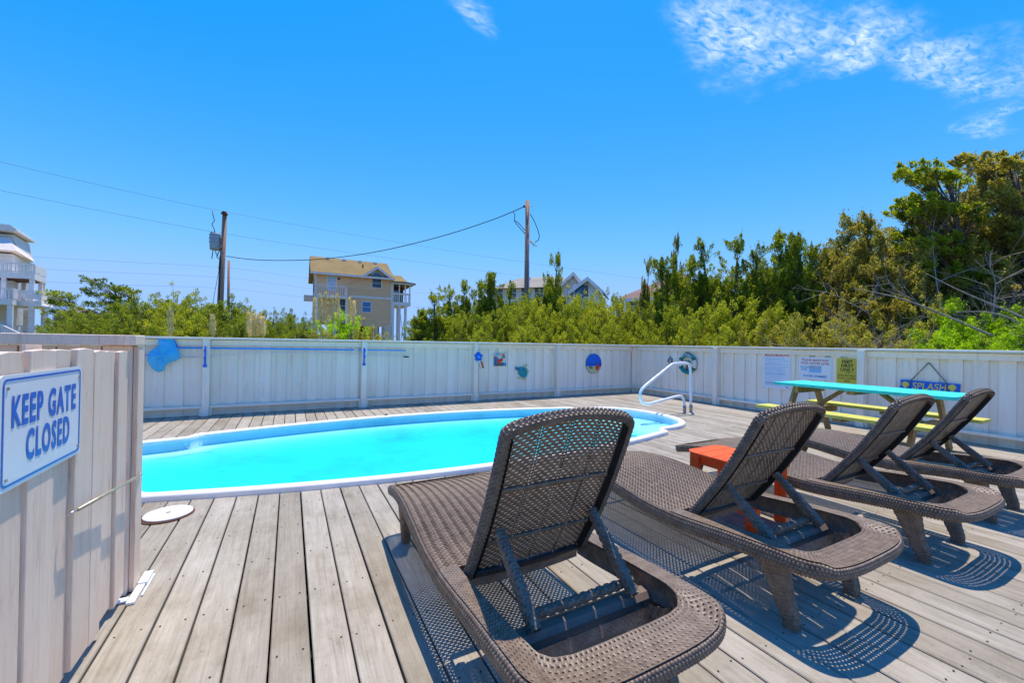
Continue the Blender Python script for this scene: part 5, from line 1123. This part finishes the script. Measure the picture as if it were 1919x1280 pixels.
def make_tree(name, base, Hh, Rr, kind, seed, label, group, leafm, ls, wind=0.0, dens=1.0, bare=.25, trunk_lean=0.0, top_thin=1.0):
    rs = np.random.RandomState(seed); base = np.array(base, float); root = empty(name, base, label, 'tree' if name.endswith('tree') else 'shrub', group)
    wv = CRn * -wind; tb = MB()
    # trunk with a slight bend
    bend = unit(rs.normal(size=3) * [1, 1, 0]) * .12 * Rr; ax = lambda t: base + np.array([0, 0, Hh * t]) + bend * math.sin(t * 3) + wv * (t ** 2) * Rr * .9 + CRn * trunk_lean * t * Hh
    r0 = .035 + .018 * Hh; tt = np.linspace(0, .92 if kind != 'puff' else .42, 8); tb.tube([ax(t) for t in tt], [r0 * (1 - .85 * t) for t in tt], 8)
    clumps = []
    if kind == 'cedar':
        lead = [np.array([0, 0, 0])] + [unit(rs.normal(size=3) * [1, 1, 0]) * Rr * rs.uniform(.18, .42) for _ in range(3)]; lh = [1.0] + list(rs.uniform(.70, .93, 3))
        nb_ = int((46 + 5.0 * Hh) * min(1.5, .6 + .4 * Rr) * dens)
        for k in range(nb_):
            t = bare + (1 - bare) * ((k + rs.rand()) / nb_) ** .9; h = (t - bare) / (1 - bare); az = k * 2.4 + rs.normal() * .5
            Lb = Rr * ((1 - h ** 1.5) * .78 + .17) * rs.uniform(.5, 1.30); up = rs.uniform(.25, .75) + .5 * h; out = np.array([math.cos(az), math.sin(az), 0]); bd = unit(out + np.array([0, 0, up]) + wv * .7)
            qd = rs.randint(0, 4); j = ax(min(t, .95) * lh[qd]) + lead[qd] * min(1, 1.6 * h); e = j + bd * Lb; tb.tube([j, (j + e) / 2 + np.array([0, 0, -.05 * Lb]), e], [.016, .010, .004], 3, cap=False)
            for q in range(max(4, int(Lb * 9))):
                f = rs.uniform(.12, 1.0); c = j + bd * Lb * f + rs.normal(size=3) * .09 * (.5 + Rr * .3)
                d = unit(bd * .7 + rs.normal(size=3) * .45 + np.array([0, 0, .55]) + wv * .3); l = rs.uniform(.18, .44) * (.6 + .14 * Rr); clumps.append((c, d, l, l * rs.uniform(.19, .30)))
        for qd in range(4):
            for k in range(3): clumps.append((ax((.90 + .035 * k) * lh[qd]) + lead[qd], unit(np.array([rs.normal() * .25, rs.normal() * .25, 1]) + wv * .5), .36, .095))
    elif kind == 'flag':                                     # wind-trained crown: flat layers of foliage pointing one way
        K = int(95 * dens)
        for k in range(K):
            lay = rs.randint(0, 5); t = .45 + .12 * lay + rs.uniform(-.03, .03); a = rs.rand() * 2 * math.pi
            s_ = rs.uniform(-.25, 1.0); c = ax(min(t, .97)) - CRn * s_ * Rr * np.sign(wind) * (1.05 - .12 * lay) + np.array([math.cos(a), math.sin(a), 0]) * .22 * Rr + np.array([0, 0, .16 * s_ * Rr])
            d = unit(-CRn * np.sign(wind) + np.array([rs.normal() * .3, rs.normal() * .3, .35 + rs.rand() * .5])); clumps.append((c, d, rs.uniform(.22, .48) * (.5 + .15 * Rr), rs.uniform(.05, .10)))
            j = ax(t - .10); tb.tube([j, (j * .4 + c * .6) + np.array([0, 0, -.06]), c], [.014, .010, .005], 3, cap=False)
    else:                                                    # broad-leaved shrub: rounded puffs
        K = int(190 * max(.8, Rr / 1.1) * dens)
        for k in range(K):
            a = rs.rand() * 2 * math.pi; u = rs.uniform(-.55, 1); q = math.sqrt(max(0, 1 - u * u)); rr = rs.uniform(.35, 1.0) * (1 + .18 * math.sin(3 * a + seed))
            zc = Hh * .56; c = base + np.array([math.cos(a) * q * Rr * rr, math.sin(a) * q * Rr * rr, zc + u * rr * Hh * .40]) + wv * Rr * .3 * max(0, u)
            d = unit(c - base - np.array([0, 0, zc * .75]) + rs.normal(size=3) * .25); l = rs.choice([.11, .16, .22, .30], p=[.3, .35, .25, .1]) * rs.uniform(.8, 1.2) * (.55 + .2 * Rr); clumps.append((c - d * l * .5, d, l * rs.uniform(1.2, 2.1), l * rs.uniform(.40, .70)))
            j = base + np.array([rs.normal() * .08, rs.normal() * .08, rs.uniform(.1, .4) * Hh]); tb.tube([j, (j + c) / 2 + np.array([0, 0, .08]), c], [.016, .011, .005], 3, cap=False)
    Ps, Ds, Lf = [], [], []
    for c, d, l, r in clumps:
        area = 2 * math.pi * r * l * .75; n = int(max(16, dens * (.95 if kind != 'puff' else .85) * area / (.5 * ls * ls * .42)))
        t = rs.rand(n) ** .8; a = rs.rand(n) * 2 * math.pi; e1 = unit(np.cross(d, [.3, .5, .8])); e2 = np.cross(d, e1)
        prof = np.sin(np.clip(t * .86 + .12, 0, 1) * math.pi) ** .7 if kind == 'puff' else (1 - t ** 2.2) * (.45 + .55 * np.minimum(1, t * 5)); rad = r * prof * np.sqrt(rs.uniform(.15, 1.0, n)) * np.where(rs.rand(n) < .28, rs.uniform(1.0, 2.1, n), 1.0); t = t * np.where(rs.rand(n) < .12, rs.uniform(1.0, 1.45, n), 1.0)
        ro = e1[None] * np.cos(a)[:, None] + e2[None] * np.sin(a)[:, None]; Ps.append(c[None] + d[None] * (t * l)[:, None] + ro * rad[:, None])
        Ds.append(unit(ro * (.75 if kind == 'puff' else .55) + d[None] * (.35 if kind == 'puff' else .8) + rs.normal(size=(n, 3)) * .42 + np.array([0, 0, .22]))); Lf.append(ls * rs.uniform(.65, 1.35, n))
    P, D, Lf = np.concatenate(Ps), np.concatenate(Ds), np.concatenate(Lf); V, Q = leaves_np(P, D, Lf, Lf * (.42 if kind != 'puff' else .52), rs)
    obj('crown', mesh_np('crown', V, Q), MAT[leafm], root); tb.obj('trunk', MAT['bark'], root, True); return len(Q)
NLEAF = 0
LMK = [(140, 'beside the deck house'), (330, 'behind the net bag'), (405, 'under the transformer can'), (480, 'past the transformer pole'), (700, 'next to the stilt house'), (835, 'by the stilt house porch'), (880, 'near the porch end'), (912, 'behind the blue float'), (955, 'behind the square plaque'), (1000, 'at the service pole'),
       (1050, 'past the service pole'), (1090, 'below the twin gables'), (1140, 'behind the round fish plaque'), (1200, 'behind the fence corner'), (1270, 'behind the fence light'), (1320, 'behind the life ring'), (1385, 'past the life ring'), (1430, 'before the rules sign'), (1485, 'behind the rules sign'), (1560, 'behind the water level sign'), (1615, 'behind the yellow sign'), (1680, 'past the yellow sign'), (1740, 'behind the splash board'), (1800, 'past the splash board'), (1870, 'in the far fence stretch'), (9999, 'at the sign fence end')]
def near_what(px): return next(t for x, t in LMK if px < x)
VAR = {'cedar': [], 'puff': []}; NVAR = {'cedar': 7, 'puff': 8}; BASE = {'cedar': (4.6, 1.25), 'puff': (3.7, 1.15)}
def variant(kind, i):
    """crown and trunk meshes shared by look-alike trees"""
    L_ = VAR[kind]
    while len(L_) <= i:
        k = len(L_); Hh, Rr = BASE[kind]; n = make_tree('seed_tree', (0, 0, 0), Hh, Rr, kind, 900 + 31 * k + (7 if kind == 'cedar' else 0), None, None, 'leaf_cedar', .052, dens=1.0, bare=.10, wind=(0, .25, -.2, .4, .1, -.1, .3)[k % 7] if kind == 'cedar' else 0)
        root = [o for o in bpy.data.objects if o.name.startswith('seed_tree')][0]; ms = {o.name.split('.')[0]: o.data for o in root.children}
        for o in list(root.children) + [root]: bpy.data.objects.remove(o)
        L_.append((ms['crown'], ms['trunk']))
    return L_[i]
def plant(px, top, wpx, depth, kind, leafm, label, group, name=None, seed=[100], **k):
    global NLEAF
    seed[0] += 1; p = at_depth(px, hor_y(px), depth); Hh = (hor_y(px) - top) / F_PX * depth + (CAM_H - GZ); Rr = wpx / 2 / F_PX * depth * (1.6 if kind == 'cedar' else 1.12)
    if group: label = label + ', ' + near_what(px)
    nm = name or {'cedar': 'cedar_tree', 'flag': 'windswept_tree', 'puff': 'leafy_shrub'}[kind]
    if kind == 'flag':
        NLEAF += make_tree(nm, (p.x, p.y, GZ), Hh, Rr, kind, seed[0], label, group, leafm, .0038 * p.xy.length + .012, **k); return
    cm, tm = variant(kind, (seed[0] * 5) % NVAR[kind]); H0, R0 = BASE[kind]; root = empty(nm, (p.x, p.y, GZ), label, 'tree' if nm.endswith('tree') else 'shrub', group, rz=(seed[0] * 2.399) % 6.283)
    root.scale = (Rr / R0, Rr / R0, Hh / H0 * 1.02)
    c = obj('crown', cm, None, root, world=False); c.material_slots[0].link = 'OBJECT'; c.material_slots[0].material = MAT[leafm]; obj('trunk', tm, None, root, world=False)
CE, MY, RU, OL, BR = 'leaf_cedar', 'leaf_myrtle', 'leaf_rust', 'leaf_olive', 'leaf_bright'
# left thicket, between the deck house and the stilt house
lab = 'windswept dark green tree leaning over the thicket'; gl_ = 'windswept trees left of the transformer pole'
for px_, tp, w in ((150, 549, 105), (238, 529, 120), (272, 540, 80)): plant(px_, tp, w, 24, 'flag', CE, lab, gl_, wind=.6, dens=1.3)
lab = 'dense olive green tree in the thicket'; gl_ = 'olive green trees left of the transformer pole'
for px_, tp, w, d in ((118, 588, 60, 22), (165, 572, 95, 23), (215, 560, 100, 22), (262, 562, 95, 21), (300, 556, 85, 22), (190, 590, 90, 19), (140, 598, 80, 19), (250, 590, 90, 18)): plant(px_, tp, w, d, 'puff', CE, lab, gl_, name='dense_tree', dens=1.15)
lab = 'yellow-green leafy tree in the thicket'; gl_ = 'yellow-green trees round the transformer pole'
for i_, (px_, tp, w, d) in enumerate(((335, 538, 95, 20), (372, 550, 90, 19.5), (312, 560, 80, 18), (432, 558, 95, 20), (462, 566, 65, 21), (400, 580, 95, 18), (350, 590, 85, 16.5), (445, 592, 85, 16.5), (385, 568, 80, 21), (300, 596, 80, 16.5))): plant(px_, tp, w, d, 'puff', MY if i_ % 2 == 0 else CE, lab if i_ % 2 == 0 else 'mid green leafy tree in the thicket', gl_ if i_ % 2 == 0 else 'mid green trees round the transformer pole', name='leafy_tree', dens=1.2)
lab = 'dark green bushy tree'; gl_ = 'dark bushy trees beside the stilt house'
for px_, tp, w, d in ((502, 574, 70, 25), (540, 583, 60, 27), (570, 590, 50, 28), (525, 598, 60, 20)): plant(px_, tp, w, d, 'puff', CE, lab, gl_, name='bushy_tree', dens=1.1)
plant(112, 606, 36, 16, 'puff', OL, 'pale variegated shrub beside the white deck house railing', None, dens=1.0)
# bright bush in front of the stilt house
plant(640, 580, 105, 15, 'puff', BR, 'bright green leafy bush in front of the stilt house', None, dens=1.2); plant(690, 604, 75, 14, 'puff', OL, 'low straw-green bush below the stilt house garage', None)
plant(600, 606, 70, 13.5, 'puff', OL, 'low olive bush among the reeds before the stilt house', None); plant(555, 606, 70, 13, 'puff', MY, 'low yellow-green bush beside the reeds', None)
# middle thicket
lab = 'dark green cedar with ragged branches'; gl_ = 'ragged cedars near the stilt house porch'
for px_, tp, w, d, wi in ((818, 560, 85, 17, .35), (845, 547, 70, 18, .3), (793, 590, 60, 18, .3), (868, 536, 60, 18, -.1)): plant(px_, tp, w, d, 'cedar', CE, lab, gl_, wind=wi, bare=.15)
lab = 'green cedar with pointed tips'; gl_ = 'pointed cedars behind the service pole'
for px_, tp, w, d, wi in ((898, 522, 60, 18, .0), (925, 533, 60, 18.5, .1), (952, 541, 60, 18, 0), (1042, 488, 62, 17, -.15), (1020, 528, 70, 17.5, .2)): plant(px_, tp, w, d, 'cedar', CE, lab, gl_, wind=wi, bare=.15, top_thin=.9)
lab = 'yellow-green rounded shrub'; gl_ = 'rounded shrubs behind the pool fence'
for px_, tp, w, d in ((880, 582, 75, 15), (920, 572, 75, 15), (962, 570, 70, 15), (1005, 560, 75, 15.5), (1062, 546, 85, 15.5), (1112, 552, 80, 15), (1153, 544, 70, 15.5), (1182, 566, 70, 14.5), (985, 550, 90, 17), (1010, 546, 70, 18), (1075, 550, 80, 17), (1112, 552, 70, 17.5), (1090, 556, 80, 16.5), (1132, 548, 80, 16), (1172, 548, 60, 16), (905, 606, 80, 13), (985, 604, 80, 13), (1040, 598, 80, 13), (1095, 600, 80, 13), (1150, 600, 80, 12.8), (1215, 590, 75, 12.8)):
    plant(px_, tp, w, d, 'puff', MY, lab, gl_, dens=1.0)
lab = 'tall narrow cedar spire rising above the brown roofed house'; plant(1266, 458, 34, 15, 'cedar', RU, lab, None, bare=.2, name='cedar_tree'); plant(1212, 498, 36, 15, 'cedar', RU, 'thin bare-tipped cedar in front of the brown roofed house', None, wind=.2, bare=.2)
lab = 'dense green cedar in a row'; gl_ = 'dense cedars beyond the fence corner'
for px_, tp, w, d in ((1232, 505, 80, 14), (1290, 494, 80, 13.5), (1330, 466, 90, 13.5), (1372, 462, 95, 13), (1412, 480, 85, 12.8), (1453, 456, 95, 12.5), (1490, 458, 90, 12), (1525, 458, 90, 12)): plant(px_, tp, w, d, 'cedar', CE, lab, gl_, bare=.12, dens=1.1)
lab = 'bright yellow-green shrub before dense cedars'; gl_ = 'bright shrubs before the dense cedars'
for px_, tp, w, d in ((1262, 560, 90, 12), (1345, 552, 110, 11.5), (1405, 556, 100, 11), (1300, 590, 95, 11), (1455, 566, 90, 10.5), (1370, 600, 100, 10.2)): plant(px_, tp, w, d, 'puff', MY, lab, gl_, dens=1.1)
lab = 'dark dense tree at the thicket back'; gl_ = 'dense trees at the back of the thicket'
for px_, tp, w, d in ((800, 590, 70, 22), (850, 570, 80, 22), (905, 560, 80, 21), (955, 566, 80, 21), (1010, 562, 80, 20.5), (1110, 572, 80, 20), (1235, 545, 90, 17.5), (1285, 532, 95, 17), (1335, 512, 105, 16.5), (1390, 510, 105, 16), (1445, 498, 110, 15.5), (1500, 498, 110, 15), (1555, 492, 110, 14.5), (1605, 462, 120, 14), (1660, 462, 130, 13.5), (1715, 445, 140, 13), (1770, 420, 150, 12.5), (1830, 380, 150, 12.2), (1890, 350, 160, 12), (1950, 335, 170, 11.5)):
    plant(px_, tp - 8, w * 1.2, d, 'puff', CE if px_ < 1570 else RU, lab, gl_, name='dense_tree', dens=1.15)
# right slope up to the big wind-blown cedar
lab = 'rust-tinged cedar below the tallest tree'; gl_ = 'rust-tinged cedars on the slope'
for px_, tp, w, d, wi in ((1590, 420, 105, 11.5, .25), (1560, 458, 90, 11.5, .2), (1640, 425, 120, 11, .3), (1692, 415, 130, 10.8, .3), (1655, 500, 130, 9.8, .2), (1745, 386, 140, 10.5, .35), (1610, 470, 110, 10.5, .2), (1720, 470, 130, 9.6, .2), (1785, 345, 140, 11, .4), (1815, 420, 130, 9.8, .3), (1665, 455, 120, 10.2, .2)): plant(px_, tp, w, d, 'cedar', RU, lab, gl_, wind=wi, bare=.15)
for px_, tp, w, d, wi, lf, l_ in ((1760, 372, 110, 10.5, .7, CE, 'windswept cedar with flat branch reaching out beneath the tallest tree'), (1860, 304, 220, 9.6, .8, CE, 'tallest windswept cedar with layered branches above the dead shrub'), (1935, 284, 190, 9.8, .5, RU, 'tall cedar behind the tallest windswept tree')):
    plant(px_, tp, w, d, 'flag', lf, l_, None, wind=wi, dens=1.9)
for px_, tp, w, d, l_ in ((1900, 345, 170, 10.2, 'broad dark cedar filling in under the tallest tree'), (1800, 400, 160, 10.2, 'dark cedar standing behind the bare dead branches'), (1985, 360, 200, 9.0, 'dark cedar at the far end beyond the sign fence')): plant(px_, tp, w, d, 'cedar', RU, l_, None, wind=.35, bare=.1, dens=1.1)
lab = 'low pale olive shrub'; gl_ = 'pale olive shrubs behind the sign fence'
for px_, tp, w, d in ((1500, 590, 110, 9.6), (1565, 600, 120, 9.2), (1610, 570, 110, 9.6), (1660, 612, 120, 8.6), (1720, 552, 120, 9.0), (1440, 608, 110, 9.8)): plant(px_, tp, w, d, 'puff', OL, lab, gl_, dens=.95)
lab = 'vivid green shrub over the fence'; gl_ = 'vivid green shrubs above the splash board'
for px_, tp, w, d in ((1790, 582, 150, 8.2), (1850, 562, 150, 8.2), (1910, 570, 150, 7.8), (1765, 612, 120, 7.8), (1840, 612, 130, 7.4), (1925, 612, 120, 7.2)): plant(px_, tp, w, d, 'puff', BR, lab, gl_, dens=1.1)

# bare dead shrubs
def dead(px, depth, Hh, seed, label, spread, lean, n0=6):
    rs = np.random.RandomState(seed); p = at_depth(px, hor_y(px), depth); base = np.array((p.x, p.y, GZ)); root = empty('dead_shrub', base, label, 'shrub'); limbs = MB(); twigs = MB()
    def grow(q, d, l, r, lev):
        P = [q]; n = 4 if lev < 3 else 2
        for k in range(n): d = unit(d + rs.normal(size=3) * .16 + np.array([0, 0, .03])); P.append(P[-1] + d * l / n)
        (limbs if lev < 2 else twigs).tube(P, [r * (1 - .6 * k / n) for k in range(n + 1)], 5 if lev < 2 else 3, cap=False)
        if lev < 4:
            for k in range((5, 5, 4, 3)[lev]): j = rs.randint(1, n + 1); grow(P[j], unit(d + rs.normal(size=3) * .55 + CRn * lean * .25), l * rs.uniform(.45, .72), r * .5, lev + 1)
    for k in range(n0): grow(base + rs.normal(size=3) * [.15, .15, 0], unit(np.array([rs.normal() * spread, rs.normal() * spread, .8]) + CRn * lean), Hh * rs.uniform(.42, .6), .045, 0)
    limbs.obj('limbs', MAT['dead_wood'], root, True); tag(twigs.obj('twigs', MAT['dead_wood'], root, True), kind='stuff')
dead(1915, 8.4, 4.6, 5, 'large bare grey dead shrub with branches arching over the vivid green shrubs', .35, -.55); dead(1850, 8.8, 4.9, 9, 'bare dead shrub tangled below the tallest windswept cedar', .4, -.1)
dead(1620, 8.8, 2.9, 12, 'grey leafless brush among the pale olive shrubs', .5, -.2); dead(1560, 9.2, 3.0, 15, 'twiggy leafless brush before the rust-tinged cedars', .5, .1)
# fallen looking long bare limbs
fl = empty('bare_limb', at_depth(1919, 600, 7.6), 'long bare grey limbs sweeping down across the vivid green shrubs', 'branch')
for P_ in ([(1600, 540, 8.2), (1690, 560, 8), (1780, 595, 7.8), (1860, 630, 7.6)], [(1735, 512, 8.6), (1800, 545, 8.2), (1870, 575, 7.9), (1930, 600, 7.6)], [(1790, 585, 8.0), (1850, 585, 7.8), (1900, 600, 7.6), (1935, 625, 7.5)]):
    MB().tube(smooth_path([at_depth(*q) for q in P_], 6), [.006 + .018 * i / 18 for i in range(19)], 6).obj('limb', MAT['dead_wood'], fl, True)

# reeds with feathery plumes
def reeds(px, depth, specs, label, nb, hb, seed):
    rs = np.random.RandomState(seed); p = at_depth(px, hor_y(px), depth); b0 = np.array((p.x, p.y, GZ)); root = empty('reed_clump', b0, label, 'reeds')
    n = nb; B = b0 + np.c_[rs.normal(size=n) * .35, rs.normal(size=n) * .3, np.zeros(n)]; V = []; Q = []
    for k in range(n):
        d = np.array([rs.normal() * .28, rs.normal() * .28, 1]); d /= np.linalg.norm(d); h = hb * rs.uniform(.6, 1.1); sd_ = unit(np.cross(d, rs.normal(size=3))) * .012; dr = np.array([d[0], d[1], -.1]) * h * .9; i = len(V)
        for t in (0, .4, .75, 1.0):
            q = B[k] + d * h * t + dr * t ** 3 * .8; w = (1 - t * .95); V += [q - sd_ * w, q + sd_ * w]
        Q += [(i + 2 * j, i + 2 * j + 1, i + 2 * j + 3, i + 2 * j + 2) for j in range(3)]
    tag(obj('blades', mesh('blades', V, Q), MAT['reed_green'], root), kind='stuff')
    for (ppx, top, bot, w) in specs:
        t0 = np.array(at_depth(ppx, top, depth)); t1 = np.array(at_depth(ppx + rs.uniform(-3, 3), bot, depth)); m = 420; t = rs.rand(m); prof = np.sin(np.clip(t * .92 + .06, 0, 1) * math.pi) ** .8 * w * .6 / F_PX * depth
        a = rs.rand(m) * 6.283; P = t1 + (t0 - t1) * t[:, None] + np.c_[np.cos(a), np.sin(a), 0 * a] * (prof * np.sqrt(rs.rand(m)))[:, None]; D = unit(np.c_[np.cos(a) * .4, np.sin(a) * .4, np.ones(m)] + rs.normal(size=(m, 3)) * .25)
        V, Qn = leaves_np(P, D, np.full(m, .10), np.full(m, .012), rs); pl_ = obj('plume', mesh_np('plume', V, Qn), MAT['reed_plume'], root); g_ = t1.copy(); g_[2] = GZ; MB().tube([g_, t1, t0], [.010, .008, .003], 5).obj('stalk', MAT['reed_plume'], pl_)
reeds(318, 12.5, [(320, 577, 632, 8)], 'single feathery reed plume standing before the thicket left of the pole', 30, 1.6, 1); reeds(394, 12, [(398, 592, 632, 7)], 'short leaning reed plume below the transformer pole', 40, 1.7, 2)
reeds(478, 12, [(466, 588, 634, 6), (476, 590, 632, 7), (486, 590, 632, 7), (493, 596, 632, 5)], 'clump of four pale reed plumes between pole and stilt house', 120, 2.1, 3)
reeds(612, 13, [(600, 552, 606, 5), (611, 550, 610, 5), (622, 556, 606, 5), (632, 553, 600, 5), (590, 560, 610, 4), (655, 560, 606, 4), (664, 566, 612, 4)], 'tall slender reeds growing up across the stilt house wall', 160, 2.6, 4)
reeds(560, 11.5, [], 'leafy grass clump behind the net pole', 160, 1.9, 5); reeds(700, 11.5, [], 'drooping grass clump below the stilt house arches', 160, 1.9, 6)
# far low wood along the horizon: reads as one mass
rs = np.random.RandomState(77); Ps, Ds = [], []
for k in range(300):
    px_ = rs.uniform(-500, 2500); dd_ = rs.uniform(58, 95); c = np.array(at_depth(px_, hor_y(px_), dd_)); c[2] = GZ + rs.uniform(.3, 2.6 + .8 * math.sin(px_ * .02)); n = 130; q = rs.normal(size=(n, 3)); q = unit(q) * (rs.rand(n) ** .4)[:, None] * [2.6, 2.6, 1.3]; Ps.append(c + q); Ds.append(unit(q + rs.normal(size=(n, 3)) * .6 + [0, 0, .6]))
P = np.concatenate(Ps); V, Q = leaves_np(P, np.concatenate(Ds), np.full(len(P), .55), np.full(len(P), .28), rs)
tag(obj('distant_thicket', mesh_np('distant_thicket', V, Q), MAT[CE]), 'low dark green thicket along the horizon behind the houses', 'thicket', kind='stuff')
# look-alikes that share a label are told apart by how far behind the fence they stand
same = {}
for o in COL.objects:
    if o.parent is None and o.get('category') in ('tree', 'shrub') and o.get('label'): same.setdefault(o['label'], []).append(o)
ORD = ('nearest the fence', 'second from the fence', 'third from the fence', 'fourth from the fence', 'fifth from the fence', 'sixth from the fence', 'farthest from the fence')
for lb, L_ in same.items():
    if len(L_) > 1:
        L_.sort(key=lambda o: max(o.location.y - 8.0, o.location.x - 8.0))
        for i, o in enumerate(L_): o['label'] = lb + ', ' + (ORD[6] if i == len(L_) - 1 else ORD[i])
